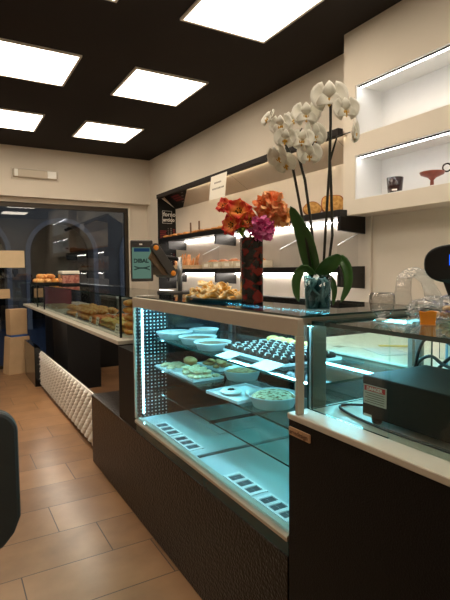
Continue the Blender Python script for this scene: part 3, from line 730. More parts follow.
# ------------------------------------------------------------------ orchid
OX, OY = 1.115, 1.288
oc = thing('potted_orchid', 'white moth orchid with four tall stems in a clear glass pot on the display case', 'potted plant', (OX, OY, ZT))
POTG = glass('clear_pot_glass', (190, 216, 220), base=.06)
MB().lathe([(0, .0), (.043, 0), (.047, .004), (.054, .14), (.0515, .14), (.0445, .008), (0, .006)], 40, cap=False).build('pot', POTG, oc, smooth=True)
MB().lathe([(0, .012), (.036, .012), (.04, .06), (.043, .105), (.03, .118), (0, .12)], 24, cap=False, wob=lambda a: 1 + .05 * math.sin(5 * a)).build('bark', mat('teal_lit_bark', (92, 124, 126), .7, var=.3, scale=60, bump=.8, bscale=60), oc, smooth=True)  # teal LED light from the case put into the bark colour
rt_ = mat('pale_orchid_root', (222, 238, 234), .5, var=.15, scale=50)
random.seed(9)
for k in range(26):
    a = rnd(0, 2 * PI); b = a + rnd(-1.6, 1.6); c = b + rnd(-1, 1)
    r0 = .058
    MB().tube([(.03 * math.cos(a), .03 * math.sin(a), .125), (.0455 * math.cos(a), .0455 * math.sin(a), .108), (.0445 * math.cos((a + b) / 2), .0445 * math.sin((a + b) / 2), .075), (.0425 * math.cos(b), .0425 * math.sin(b), .05), (.04 * math.cos(c), .04 * math.sin(c), .014)], .0038, 6).build('root', rt_, oc, smooth=True)
OLEAF = mat('orchid_leaf_green', (44, 84, 30), .32, var=.2, scale=18)
# leaf midlines in the plane of the picture: r = to the side seen from the aisle, f = towards the aisle
ang = math.radians(40.7)
Rv = Vector((math.cos(ang), -math.sin(ang), 0)); Fv = Vector((-math.sin(ang), -math.cos(ang), 0))
def P3(r, f, z_): return Rv * r + Fv * f + Vector((0, 0, z_))
def leaf(pts, wd, roll):
    pts = [P3(*p) for p in pts]; n = 14
    def cr(t):
        t = t * (len(pts) - 1); i = min(int(t), len(pts) - 2); u = t - i
        p0, p1, p2, p3 = pts[max(i - 1, 0)], pts[i], pts[i + 1], pts[min(i + 2, len(pts) - 1)]
        return .5 * ((2 * p1) + (p2 - p0) * u + (2 * p0 - 5 * p1 + 4 * p2 - p3) * u * u + (3 * p1 - p0 - 3 * p2 + p3) * u ** 3)
    def fn(u, v):
        c = cr(v); tg = (cr(min(1, v + .02)) - cr(max(0, v - .02))).normalized()
        side = tg.cross(Fv).normalized(); nn = side.cross(tg).normalized()
        side = side * math.cos(roll) + nn * math.sin(roll); nn = side.cross(tg).normalized()
        w_ = wd * (math.sin(PI * min(1., .1 + .9 * v)) ** .6) * (1 if v < .999 else .0); q = (u - .5) * 2
        return c + side * (q * w_) - nn * (.25 * w_ * (1 - abs(q)))
    MB().grid(fn, 6, n).build('leaf', OLEAF, oc, smooth=True, solid=.003)
leaf([(-.01, 0, .135), (-.03, 0, .2), (-.055, .01, .29), (-.105, .02, .405)], .036, .35)
leaf([(0, .01, .135), (.03, .03, .165), (.06, .035, .19), (.084, .03, .215)], .03, -.25)
leaf([(.05, .0, .16), (.082, .01, .2), (.108, .02, .165), (.112, .03, .1), (.085, .04, .035)], .02, .2)
leaf([(-.01, .02, .135), (-.05, .04, .165), (-.078, .05, .13), (-.08, .055, .08), (-.07, .06, .04)], .018, .25)
leaf([(.03, -.02, .14), (.052, -.02, .12), (.064, -.01, .08), (.058, 0, .02)], .012, .2)
OST = mat('dark_orchid_stem', (36, 36, 24), .5, var=.2, scale=40)
stems = [[(-.02, 0, .13), (-.05, 0, .32), (-.085, .0, .52), (-.108, .02, .64), (-.135, .03, .685), (-.165, .03, .705)],
         [(-.005, -.01, .13), (-.025, -.01, .34), (-.05, -.02, .53), (-.075, -.02, .63), (-.085, -.01, .70), (-.06, 0, .735)],
         [(.02, .0, .13), (.03, 0, .35), (.042, 0, .56), (.046, 0, .74), (.045, .015, .825), (.055, .02, .84), (.095, .03, .79)],
         [(.035, -.01, .13), (.055, -.01, .3), (.05, -.01, .48), (.044, -.005, .6), (.07, .01, .69), (.118, .025, .70)]]
for s_ in stems: MB().tube([P3(p[0], p[1], .13 + (p[2] - .13) * .945) for p in s_], [.0055] * (len(s_) - 2) + [.003, .002], 8).build('flower_stem', OST, oc, smooth=True)
OPET = mat('white_orchid_petal', (240, 238, 226), .5, var=.02, scale=40)
OLIP = mat('yellow_orchid_lip', (206, 160, 50), .5, var=.3, scale=60)
def blossom(pos, face, s_, roll=0.):
    M = Matrix.Translation(P3(*pos)) @ aim(Rv * face[0] + Fv * face[1] + Vector((0, 0, face[2])))
    # turn so that the flower stands upright in its own plane
    zax = (M.to_3x3() @ Vector((0, 0, 1))).normalized(); upv = Vector((0, 0, 1)) - zax * zax.z; upv = upv.normalized() if upv.length > .05 else Vector((1, 0, 0))
    xa = upv.cross(zax).normalized()
    M = Matrix(((xa.x, upv.x, zax.x, 0), (xa.y, upv.y, zax.y, 0), (xa.z, upv.z, zax.z, 0), (0, 0, 0, 1))) @ Matrix.Rotation(roll, 4, 'Z'); M.translation = P3(*pos)
    m = MB()
    for a, ln, wd in ((90, .042, .017), (210, .04, .016), (330, .04, .016)):   # sepals
        f = petal_fn(ln * s_, wd * s_, 1.35, .1); R = Matrix.Rotation(math.radians(a - 90), 4, 'Z'); m.grid(lambda u, v: M @ (R @ f(u, v) + Vector((0, 0, -.002))), 5, 7)
    for sg in (-1, 1):                                                       # broad wing petals
        def f(u, v):
            th = (u - .5) * 2.3; r = .045 * s_ * v * (1 - .12 * (u - .5) ** 2 * 4)
            return Vector((sg * r * math.cos(th), r * math.sin(th) + .006 * v, .004 + .012 * v * v * math.cos(th * 1.2) * s_ - .003 * math.sin(3 * th)))
        m.grid(lambda u, v: M @ f(u, v), 8, 6)
    b = m.build('blossom', OPET, oc, smooth=True, solid=.0012)
    l = MB(); l.blob(M @ Vector((0, -.006 * s_, .008)), (.006 * s_, .006 * s_, .006 * s_), 8, 6)
    for q in (-1, 1): l.tube([M @ Vector((0, -.006 * s_, .008)), M @ Vector((q * .008 * s_, -.01 * s_, .014)), M @ Vector((q * .007 * s_, -.002, .018))], [.004 * s_, .003 * s_, .001], 6)
    l.tube([M @ Vector((0, -.008 * s_, .008)), M @ Vector((0, -.017 * s_, .013)), M @ Vector((0, -.022 * s_, .01))], [.004 * s_, .005 * s_, .0015], 6)
    l.build('lip', OLIP, b, smooth=True)
K = 259.
def px(u, v, f): return ((u - 318) / K, f, .133 + (277 - v) / K * .945)
for u, v, f, fa, s_, ro in ((271, 113, .03, (-.7, .6, .3), .95, 0), (283, 122, .05, (-.25, 1, .05), 1.15, .1), (286.5, 136, .055, (.05, 1, -.15), 1.1, -.1), (281, 151, .03, (-.5, .7, -.4), 1.25, .2), (306, 111, .02, (.15, 1, .1), 1.4, 0), (295, 113, .0, (-.3, .9, .2), 1.1, .2),
                           (313, 130, .0, (.6, .7, .0), 1.4, .1), (303, 137, .03, (-.1, .9, .1), 1.2, -.1), (309, 151, .02, (.2, .95, -.1), 1.25, 0), (287, 158, .01, (-.2, .8, -.4), 1.15, .2), (328, 96, .03, (.05, 1, .05), 1.75, 0), (343, 110, .04, (.25, .95, .0), 1.3, .1), (350, 131, .03, (.95, .25, -.15), 1.3, .1)):
    blossom(px(u, v, f), fa, s_ * .88, ro)
oc.scale = (.893,) * 3

# ------------------------------------------------------------------ niche objects
t = thing('dark_cup', 'dark brown lantern cup with a slot near its foot in the lower wall niche', 'cup', (2.92, 2.515, 2.0015))
CL = mat('dark_glazed_clay', (40, 20, 20), .25, var=.2, scale=30)
c_ = MB().lathe([(0, 0), (.055, 0), (.056, .008), (.05, .014), (.054, .05), (.06, .125), (.055, .125), (.048, .02), (0, .02)], 32, cap=False).build('cup_body', CL, t, smooth=True)
dd = Vector((-.79, -.61, 0)); M = face_mx(dd * .049 + Vector((0, 0, .03)), (dd.y * -1, dd.x, 0), (0, 0, 1))
MB().box(-.018, .018, -.006, .006, -.002, .006, M=M).build('slot', mat('pale_slot', (236, 232, 224), .5, var=0), t)
t = thing('oil_lamp', 'red brown clay oil lamp with stem foot and ring handle in the lower niche', 'oil lamp', (2.93, 2.205, 2.0015))
RC = mat('red_brown_clay', (126, 56, 38), .35, var=.2, scale=30)
t.rotation_euler.z = math.radians(-52)
MB().lathe([(0, 0), (.045, 0), (.042, .008), (.016, .02), (.013, .06), (.03, .078), (.085, .1), (.094, .118), (.086, .12), (.05, .104), (0, .1)], 32, cap=False).build('bowl', RC, t, smooth=True)
t.scale = (.88, .88, .95)
MB().tube([(.075 + .03 - .03 * math.cos(a), 0, .143 + .028 * math.sin(a)) for a in [2 * PI * k / 20 for k in range(21)]], .006, 8).build('ring_handle', CL, t, smooth=True)

# ------------------------------------------------------------------ breads on the wall shelves
CRUST = two_tone('golden_bread_crust', (196, 128, 62), (226, 172, 104), 14, .6, bump=.2)
CRUSTD = mat('dark_bread_crust', (164, 96, 46), .6, var=.25, scale=20)
CUTF = two_tone('cut_bread_crumb', (226, 178, 104), (204, 150, 78), 30, .8)
random.seed(31)
for k in range(13):
    y = 6.52 - k * .165
    o = MB().blob((0, 0, .018), (rnd(.1, .13), rnd(.055, .075), rnd(.018, .03)), 16, 8, .2, 2.5, k, flat=.0175).build('flat_bread', CRUST, smooth=True, loc=(2.84, y, 1.926))
    o.rotation_euler.z = rnd(-.25, .25)
    tag(o, 'flat golden bread on the upper wall shelf, %s from the lettered end panel' % (ORD + ['eleventh', 'twelfth', 'thirteenth'])[k], 'bread', 'flat breads on the upper shelf')
for k, (y, hh, ww, lab) in enumerate(((3.38, .13, .085, 'round cut bread loaf standing on the upper wall shelf beside the orchid stems'), (3.12, .15, .095, 'tall cut bread loaf standing at the bulkhead end of the upper wall shelf'), (3.72, .1, .1, 'round bread loaf on the upper wall shelf behind the orange flowers'), (4.0, .09, .1, 'brown bread loaf on the upper wall shelf farther behind the orange flowers'))):
    t = thing('bread_loaf', lab, 'bread', (2.86, y, 1.926), math.radians(-40), 'standing loaves')
    n = 22; po = []
    for i in range(n):
        a = 2 * PI * i / n; x = ww * math.cos(a) * (1 - .16 * max(0, math.sin(a)) if k != 1 else 1); z_ = hh / 2 + hh / 2 * (1 if k == 0 else 1) * math.sin(a)
        if k == 1: x = ww * (abs(math.cos(a)) ** .5) * (1 if math.cos(a) > 0 else -1); z_ = hh / 2 + hh / 2 * (abs(math.sin(a)) ** .7) * (1 if math.sin(a) > 0 else -1)
        po.append((x * (1 + .05 * noise.noise(Vector((i * .7, k, 0)))), max(0, z_)))
    MB().prism(po, 'y', -.035, .05).build('crust', CRUSTD, t, bevel=.012)
    MB().prism([(x * .9, .006 + z_ * .9) for x, z_ in po], 'y', -.039, -.03).build('cut_face', CUTF, t, bevel=.002)
# thin sticks standing on the upper shelf
for k, (y, lab) in enumerate(((5.62, 'thin upright tag stick among the flat breads, closer to the lettered panel'), (5.38, 'thin upright tag stick among the flat breads, closer to the flowers'))):
    t = MB().box(-.006, .006, -.012, .012, 0, .14).build('tag_stick', mat('brown_wood_stick', (110, 76, 48), .6, var=.2), loc=(2.745, y, 1.9255)); tag(t, lab, 'tag', 'tag sticks on the upper shelf')
# acrylic dividers and bread on the lower shelf
a0 = None
for y, lab in ((5.32, 'clear acrylic divider on the lower wall shelf nearest the lettered panel'.replace('nearest', 'closest to')), (3.73, 'clear acrylic divider on the lower wall shelf in the middle behind the flowers'), (2.95, 'clear acrylic divider on the lower wall shelf at the bulkhead end')):
    if a0 is None:
        a0 = thing('acrylic_divider', lab, 'divider', (2.87, y, 1.476), group='acrylic dividers')
        MB().prism([(-.11, 0), (-.11, .165), (.12, .27), (.12, 0)], 'y', -.002, .002).build('sheet', ACRYL, a0)
        MB().prism([(-.112, .165), (-.112, .172), (.12, .277), (.12, .27)], 'y', -.004, .004).build('bright_edge', ACE, a0)
    else: dup(a0, (2.87, y, 1.476), label=lab)
random.seed(40)
STICKS = mat('pale_breadstick', (214, 150, 96), .6, var=.2, scale=20)
bx_ = tray('low paper basket of bread rolls on the lower wall shelf by the lettered panel', 2.85, 5.93, 1.476, .2, .5, .05, name='bread_basket', m=KRAFT, cat='basket')
for k in range(14):
    p = Vector((2.77 + .16 * (k % 3) / 2, 6.12 - .03 * k, 1.482)); q = p + Vector((rnd(-.02, .02), rnd(-.12, .06), rnd(.12, .2)))
    o = MB().tube([p - p, (q - p) * .3, (q - p) * .7, q - p], [.012, .018, .018, .008], 8).build('breadstick', STICKS, smooth=True, loc=p)
    tag(o, 'breadstick standing in the paper basket on the lower wall shelf', 'breadstick', 'breadsticks in the basket')
LBL = mat('cream_bread_box', (206, 192, 166), .7, var=.05)
for k in range(5):
    t = thing('bread_box', 'cream bread box on the lower wall shelf, %s from the lettered panel' % ORD[k], 'box', (2.84, 5.2 - k * .25, 1.476), group='cream bread boxes on the lower shelf')
    p = MB(); p.box(-.1, -.095, -.105, .105, 0, .075); p.box(.095, .1, -.105, .105, 0, .075); p.box(-.095, .095, -.105, -.1, 0, .075); p.box(-.095, .095, .1, .105, 0, .075); p.box(-.095, .095, -.1, .1, 0, .003)
    p.build('box', LBL, t)
    MB().box(-.1012, -.1, -.05, .05, .02, .055).build('paper_label', PAPER, t)
    o = MB().blob((0, 0, 0), (.075, .085, .05), 16, 10, .2, 3, k + .3).build('bread_roll', CRUSTD, smooth=True, loc=(2.84, 5.2 - k * .25, 1.534))
    tag(o, 'brown bread roll in the %s cream box from the lettered panel' % ORD[k], 'bread roll', 'rolls in the cream boxes')

# ------------------------------------------------------------------ bread counter goods
PIZ = two_tone('red_topped_focaccia', (208, 88, 42), (232, 156, 84), 40, .6, bump=.8)
PALE = two_tone('pale_topped_focaccia', (222, 158, 78), (214, 192, 112), 60, .6, bump=.9)
GOLD = two_tone('golden_pastry_crust', (214, 130, 54), (236, 188, 116), 34, .5, bump=.6)
zb = 1.0065
random.seed(50)
rows = [(3.47, 'pale', PALE), (3.76, 'pale', PALE), (4.05, 'red', PIZ), (4.34, 'golden', GOLD), (4.65, 'golden', GOLD), (5.0, 'golden', GOLD)]
WT = ['first', 'second', 'third', 'fourth', 'fifth', 'sixth']
for r_, (y, cn, mt) in enumerate(rows):
    tray('low steel tray of %s bakes in the bread counter, %s from the display case' % (cn, WT[r_]), 1.2, y, zb, .3, .27, .012, name='bake_tray', m=STEEL, group='trays in the bread counter')
    for k in range(12):
        lay = k // 4 if k < 8 else 0 if k < 10 else 1
        if cn == 'pale' or cn == 'red':
            o = MB().blob((0, 0, .017), (.047, .055, .018), 18, 8, .28, 3, k + r_ * 3, flat=.016).build('focaccia_slice', mt, smooth=True)
        else:
            o = MB().blob((0, 0, .025), (.044, .055, .028), 16, 8, .24, 3, k + r_ * 3, flat=.024).build('bread_roll', mt, smooth=True)
        h = .036 if cn in ('pale', 'red') else .055
        xs = (1.1, 1.1, 1.2, 1.2)[k % 4] + (.0 if k < 8 else .1)
        o.location = (xs + rnd(-.01, .01) + .012 * lay, y + (.058 if k % 2 else -.058), zb + .004 + h * lay); o.rotation_euler = (rnd(-.08, .08), rnd(-.08, .08), rnd(-.3, .3))
        tag(o, '%s %s piled on the %s bread counter tray from the display case' % (dict(pale='pale topped', red='red topped', golden='golden crusted')[cn], 'focaccia slice' if cn in ('pale', 'red') else 'bread roll', WT[r_]), 'bread', '%s bakes on the %s tray' % (cn, WT[r_]))
BUN = two_tone('orange_glazed_bun', (226, 138, 50), (240, 176, 92), 24, .4)
for k in range(5):
    o = MB().blob((0, 0, .024), (.062, .062, .027), 18, 8, .08, 3, k, flat=.022).build('glazed_bun', BUN, smooth=True, loc=(1.125 + rnd(-.006, .006), 3.25 + rnd(-.006, .006), zb + .0495 * k))
    tag(o, 'orange glazed bun in the stack at the display case end, %s from the bottom' % ORD[k], 'bun', 'stacked orange buns')
for k, (x, y, w_, h_) in enumerate(((1.028, 3.32, .085, .075), (1.03, 3.84, .08, .08), (1.028, 4.05, .07, .07), (1.03, 4.55, .07, .065), (1.035, 5.08, .07, .07), (1.04, 5.55, .07, .06), (1.04, 5.9, .07, .06))):
    card('small white price card in the bread counter, %s from the display case' % ORD[k], x, y, zb, w_, h_, .18, 'price cards in the bread counter', lines=3)
# red crate on a board at the far end
t = thing('wooden_board', 'pale wooden board under the red crate at the window end of the bread counter', 'board', (1.25, 6.35, zb))
MB().box(-.13, .13, -.36, .4, 0, .022).build('board', mat('pale_wood', (196, 164, 120), .6, var=.15, scale=8), t, bevel=.004)
t = thing('red_crate', 'dark red plastic crate standing at the window end of the bread counter', 'crate', (1.32, 6.86, zb), math.radians(-10))
RED = mat('dark_red_plastic', (150, 34, 46), .45, var=.06)
p = MB(); p.box(-.17, .17, -.13, .13, 0, .006)
for a in ((-.17, .17, -.13, -.122), (-.17, .17, .122, .13), (-.17, -.162, -.122, .122), (.162, .17, -.122, .122)): p.box(*a, .006, .24)
p.build('crate_body', RED, t)
MB().box(-.178, .178, -.138, -.13, .215, .24).build('rim', RED, t); rbs = MB()
for k in range(7): rbs.box(-.15 + k * .05 - .004, -.15 + k * .05 + .004, -.136, -.13, .01, .215)
rbs.build('rib', RED, t)
# slicer / grey metal box behind the trays
t = thing('steel_warmer', 'dark grey metal box with a bright lid edge behind the breads on the counter', 'food warmer', (1.62, 5.2, zb))
MB().box(-.09, .09, -.3, .3, 0, .16).build('housing', mat('grey_sheet_metal', (92, 92, 90), .4, metal=.5, var=.05), t, bevel=.01)
MB().box(-.1, .1, -.31, .31, .161, .176).build('lid', STEEL, t, bevel=.004)
MB().box(-.097, -.0905, -.27, .27, .03, .13).build('front_door', MATB, t)
# on the glass top at the window end
ZG = 1.2925
t = thing('bread_tray', 'dark tray of rolls on the glass top at the window end of the counter', 'tray', (1.16, 6.78, ZG))
p = MB(); p.box(-.16, .16, -.24, .24, 0, .006); p.box(-.165, -.158, -.24, .24, .006, .024); p.box(.158, .165, -.24, .24, .006, .024); p.box(-.158, .158, -.247, -.24, 0, .024); p.box(-.158, .158, .24, .247, 0, .024); p.build('dish', MATB, t)
random.seed(61)
for k in range(15):
    lay = 0 if k < 9 else 1
    o = MB().blob((0, 0, .03), (.05, .05, .036), 16, 9, .2, 3, k, flat=.029).build('bread_roll', (GOLD, CRUST, BUN)[k % 3], smooth=True)
    q = k if k < 9 else k - 9
    o.location = ((1.06 + .1 * (q % 3), 6.62 + .15 * (q // 3), ZG + .007) if lay == 0 else (1.11 + .1 * (q % 2), 6.69 + .13 * (q // 2), ZG + .066)); o.rotation_euler.z = rnd(0, 6)
    tag(o, 'golden bread roll heaped on the dark tray at the window end of the glass top', 'bread roll', 'rolls heaped on the glass top')
t = thing('food_container', 'clear box of pinkish food with a white lid on the bread counter glass top', 'container', (1.3, 6.05, ZG))
MB().box(-.1, .1, -.11, .11, 0, .02).build('base', MATB, t)
MB().box(-.098, .098, -.105, .105, .0205, .115).build('contents', two_tone('pink_packed_food', (172, 92, 78), (206, 140, 120), 30, .5), t, bevel=.006)
p = MB()
for a in ((-.104, .104, -.111, -.108), (-.104, .104, .108, .111), (-.104, -.101, -.108, .108), (.101, .104, -.108, .108)): p.box(*a, .0205, .13)
p.build('clear_wall', ACRYL, t)
MB().box(-.105, .105, -.112, .112, .13, .17).build('lid', PAPER, t, bevel=.01)
# ------------------------------------------------------------------ counter scale with two displays
t = thing('counter_scale', 'grey counter scale with a green customer screen and a tilted operator screen on a post', 'scale', (1.3, 2.98, ZG))
MB().box(-.05, .22, -.1, .12, 0, .022).build('base', GREYPL, t, bevel=.006)
MB().tube([(.07, 0, .02), (.07, 0, .25)], .016, 14).build('post', STEEL, t, smooth=True)
ra = math.radians(-19)
Md = Matrix.Translation((-.19, .02, .228)) @ Matrix.Rotation(ra, 4, 'Z')
hd = MB().box(-.072, .072, -.022, .03, -.137, .13, M=Md).build('display_housing', GREYPL, t, bevel=.008)
MB().box(-.062, .058, -.0235, -.0215, -.118, .082, M=Md).build('screen', emitter('green_grey_screen', (96, 128, 112), .75), hd)
MB().box(-.05, .05, -.0245, -.0232, .055, .078, M=Md).build('screen_banner', emitter('blue_screen_banner', (38, 66, 96), .6), hd)
MB().box(-.016, .004, -.0235, -.0215, .098, .108, M=Md).build('badge', PRINTW, hd)
def on_disp(x, z_): return Md @ face_mx((x, -.0242, z_), (1, 0, 0), (0, 0, 1))
TEALK = mat('dark_teal_print', (14, 50, 52), .5, var=0)
text('DIBAL', .035, on_disp(-.053, -.015), TEALK, hd, bold=.0016)
p = MB()
for sgn in (0, 1):
    pts = [(-.05 + .1 * k / 10, (-.035 - .012 * math.sin(PI * k / 10)) if sgn == 0 else (-.058 + .012 * math.sin(PI * k / 10))) for k in range(11)]
    p.prism(pts + [(x, zz - .007) for x, zz in pts[::-1]], 'y', -.0245, -.0236)
for i in range(len(p.v)): p.v[i] = Md @ p.v[i]
p.build('screen_emblem', TEALK, hd)
MB().tube([(.07, 0, .235), (-.02, .02, .25), (-.1, .04, .25)], .014, 10).build('display_arm', MATB, t, smooth=True)
# tilted operator screen: rounded bar profile seen from its end
A = Vector((-.118, .308)); B = Vector((.0, .142)); dv = (B - A).normalized(); nv = Vector((-dv.y, dv.x))
po = [A + nv * .03 * math.cos(a) - dv * .03 * math.sin(a) for a in [PI * k / 10 for k in range(11)]] + [B - nv * .03 * math.cos(a) + dv * .03 * math.sin(a) for a in [PI * k / 10 for k in range(11)]]
tilt = MB().prism([(p_.x, p_.y) for p_ in po], 'y', -.05, .2).build('operator_screen', GREYPL, t, bevel=.003)
po2 = [A - nv * .02 - dv * .0, A - nv * .075 + dv * .03, B - nv * .06 - dv * .03, B - nv * .02]
MB().prism([(p_.x, p_.y) for p_ in po2], 'y', -.03, .18).build('screen_mount', mat('brown_reflection_plastic', (92, 70, 44), .5, var=.05), t, bevel=.003)  # brown reflection on the screen's underside put into the plastic colour
for c in (A, B):
    M = Matrix.Translation((c.x, -.051, c.y)) @ Matrix.Rotation(PI / 2, 4, 'X')
    MB().lathe([(0, .006), (.014, .006), (.017, .003), (.017, -.004)], 20, M=M, cap=False).build('end_cap', ORANGEP, tilt, smooth=True)
# printed leaflets beside the scale, on the glass
for k, (x, y, rz, c) in enumerate(((1.12, 2.86, .4, (226, 226, 222)), (1.42, 2.80, -.2, (190, 196, 200)))):
    o = MB().box(-.06, .06, -.085, .085, 0, .002).build('leaflet', mat('leaflet_paper', c, .5, var=.05), loc=(x, y, ZG + .0005)); o.rotation_euler.z = rz
    tag(o, 'white leaflet lying on the glass beside the scale, %s' % ('on the aisle side' if k == 0 else 'behind the scale post'), 'leaflet', 'leaflets by the scale')

# ------------------------------------------------------------------ on and in the glass counter
t = thing('control_box', 'black metal box with a red and white warning label inside the glass counter', 'electrical box', (1.18, .78, 1.0005))
BX = mat('dark_grey_metal_case', (44, 42, 40), .55, var=.05, scale=40, spec=.25)
MB().box(1.058, 1.34, .42, 1.022, 1.018, 1.139).build('case', BX, t, w=True, bevel=.004)
for x in (1.08, 1.31):
    for y in (.46, .985): MB().lathe([(.014, 0), (.016, .0175)], 16, c=(x, y, 1.0007)).build('foot', RUBBER, t, w=True)
MB().box(1.0565, 1.058, .985, 1.015, 1.0195, 1.026).build('corner_tab', PRINTW, t, w=True)
lb = MB().box(1.0572, 1.058, .931, 1.017, 1.057, 1.114).build('warning_label', mat('pale_sticker', (200, 196, 188), .5, var=.03), t, w=True)
MB().box(1.0568, 1.0572, .9355, 1.0125, 1.096, 1.111).build('red_band', mat('red_sticker', (196, 52, 56), .5, var=.03), lb, w=True)
text('DANGER', .0145, Matrix.Translation(-Vector(t.location)) @ face_mx((1.0565, 1.004, 1.0985), (0, -1, 0), (0, 0, 1)), PRINTW, lb, ext=.0002, bold=.0004)
p = MB()
for k in range(5): p.box(1.0569, 1.0572, .938, 1.01 - .008 * (k % 2), 1.0885 - .0065 * k, 1.0905 - .0065 * k)
p.build('small_print', INK, lb, w=True)
def cable(label, pts, r=.004, seg=6):
    pts = [Vector(p_) for p_ in pts]; out = []
    for i in range(len(pts) - 1):
        p0, p1, p2, p3 = pts[max(i - 1, 0)], pts[i], pts[i + 1], pts[min(i + 2, len(pts) - 1)]
        for k in range(seg):
            u = k / seg; out.append(.5 * ((2 * p1) + (p2 - p0) * u + (2 * p0 - 5 * p1 + 4 * p2 - p3) * u * u + (3 * p1 - p0 - 3 * p2 + p3) * u ** 3))
    out.append(pts[-1]); o0 = out[0].copy()
    o = MB().tube([q - o0 for q in out], r, 8).build('power_cable', RUBBER, smooth=True, loc=o0)
    return tag(o, label, 'cable')
zc = 1.005
cable('black power cable looping across the pale worktop in front of the black box', [(1.16, 1.045, 1.03), (1.15, 1.1, zc + .01), (1.13, 1.16, zc), (1.09, 1.15, zc), (1.06, 1.07, zc), (1.044, .97, zc), (1.04, .86, zc), (1.043, .76, zc), (1.035, .6, zc)], .0042)
cable('black cable arching highest over the black box from behind it', [(1.37, 1.09, 1.02), (1.36, 1.075, 1.13), (1.375, 1.05, 1.215), (1.40, .99, 1.212), (1.41, .93, 1.17), (1.40, .85, 1.15), (1.36, .74, 1.149), (1.3, .6, 1.149)], .005)
cable('black cable lying bent over the rear edge of the black box', [(1.39, 1.1, 1.02), (1.385, 1.09, 1.12), (1.36, 1.02, 1.165), (1.33, .95, 1.152), (1.29, .86, 1.146), (1.25, .75, 1.146), (1.22, .6, 1.146)], .0055)
cable('black cable coiled lowest along the rear of the black box', [(1.41, 1.12, 1.006), (1.39, 1.03, 1.1), (1.36, .93, 1.18), (1.34, .86, 1.16), (1.32, .8, 1.19), (1.28, .72, 1.165), (1.26, .6, 1.15)], .006)
# orange tag, clear bags
t = thing('orange_tag', 'orange plastic tag lying on the glass top beside the clear bag of pastries', 'tag', (1.175, .89, 1.2905), math.radians(-52))
MB().prism([(-.024, 0), (.024, 0), (.029, .052), (.012, .056), (-.012, .05), (-.029, .054)], 'y', -.004, .004).build('tag_body', mat('translucent_orange_plastic', (226, 150, 34), .35, var=.03, sss=.3), t, bevel=.002)
MB().box(-.026, .026, -.012, .03, -.0001, .003).build('tag_foot', mat('amber_plastic', (206, 132, 30), .4, var=.03), t)
t.scale = (.8, .8, .75)
t = thing('clear_bag', 'crumpled clear bag with small brown pastries on the glass top beside the orange tag', 'bag', (1.33, .93, 1.2905))
random.seed(71)
MB().blob((0, 0, .035), (.14, .11, .04), 40, 20, .35, 4.5, 3, flat=.034).build('wrapping', CELLO, t)
for k in range(14):
    a = rnd(0, 6); r = rnd(.01, .075)
    o = MB().blob((0, 0, .012), (.018, .013, .011), 10, 6, .2, 3, k, flat=.01).build('small_biscuit', BISCD if k % 2 else BISC, smooth=True, loc=(1.33 + r * math.cos(a), .93 + .8 * r * math.sin(a), 1.296 + (.018 if k > 8 else 0)))
    tag(o, 'small brown biscuit inside the crumpled clear bag on the glass counter', 'biscuit', 'biscuits in the clear bag')
# clear plastic lid and bent sheet
t = thing('plastic_cup', 'clear plastic cup with a white foot on the glass top near the orchid pot', 'cup', (1.168, 1.05, 1.2905))
MB().lathe([(0, 0), (.024, 0), (.026, .005), (.012, .009), (0, .009)], 28, cap=False).build('foot', mat('frosted_white_plastic', (222, 220, 212), .4, var=.02), t, smooth=True)
MB().lathe([(.01, .01), (.02, .016), (.045, .04), (.052, .075), (.05, .1), (.044, .108)], 32, cap=False).build('cup_bowl', CELLO, t, smooth=True, solid=.001)
t.scale = (.75, .75, .8)
t = thing('clear_sleeve', 'bent clear plastic sleeve arching on the glass top in front of the white wall', 'plastic sleeve', (1.775, 1.41, 1.2905))
pth = [(-.075, 0, 0), (-.082, 0, .06), (-.07, 0, .125), (-.03, 0, .15), (.02, 0, .142), (.07, .0, .11), (.11, 0, .055), (.135, 0, 0)]
sr = math.radians(0)
def sleeve(u, v):
    t_ = v * (len(pth) - 1); i = min(int(t_), len(pth) - 2); q = t_ - i
    p_ = Vector(pth[i]).lerp(Vector(pth[i + 1]), q)
    w_ = .04 + .015 * noise.noise(Vector((v * 6, 0, 3)))
    a = 2 * PI * u
    tg = (Vector(pth[i + 1]) - Vector(pth[i])).normalized(); nn = Vector((-tg.z, 0, tg.x))
    o_ = Vector((0, 1, 0)) * w_ * math.cos(a) + nn * .016 * math.sin(a) * (1 + .5 * noise.noise(Vector((u * 5, v * 9, 1))))
    r_ = p_ + o_; r_.z = max(.0005, r_.z)
    return Matrix.Rotation(sr, 3, 'Z') @ r_
MB().grid(sleeve, 16, 36).build('sleeve', CELLO, t)
# weighing scale with a blue display
t = thing('weighing_scale', 'black scale head with a bright blue display on the glass counter against the pale wall', 'scale', (1.70, 1.14, 1.2903), math.radians(-54))
po = []
for k in range(33):
    a = 2 * PI * k / 32
    x = .135 * (abs(math.cos(a)) ** .62) * (1 if math.cos(a) > 0 else -1); z_ = .178 + .074 * (abs(math.sin(a)) ** .85) * (1 if math.sin(a) > 0 else -1)
    if k < 32: po.append((x, z_))
BKP = mat('black_glossy_plastic', (14, 15, 16), .3, var=.05)
hd = MB().prism(po, 'y', -.03, .03).build('display_head', BKP, t, bevel=.008)
MB().prism([(-.075, .118), (.1, .118), (.08, .104), (-.05, .104)], 'y', -.036, .0).build('teal_lip', mat('dark_teal_plastic', (22, 52, 58), .3, var=.03), t)
MB().box(-.046, .05, -.0325, -.0302, .172, .212).build('display_screen', emitter('blue_display', (24, 84, 255), 2.2), hd)
MB().prism([(-.07, .12), (-.035, .02), (.035, .02), (.075, .12)], 'y', -.025, .025).build('neck', BKP, t, bevel=.004)
MB().box(-.07, .12, -.04, .1, 0, .02).build('base', BKP, t, bevel=.005)
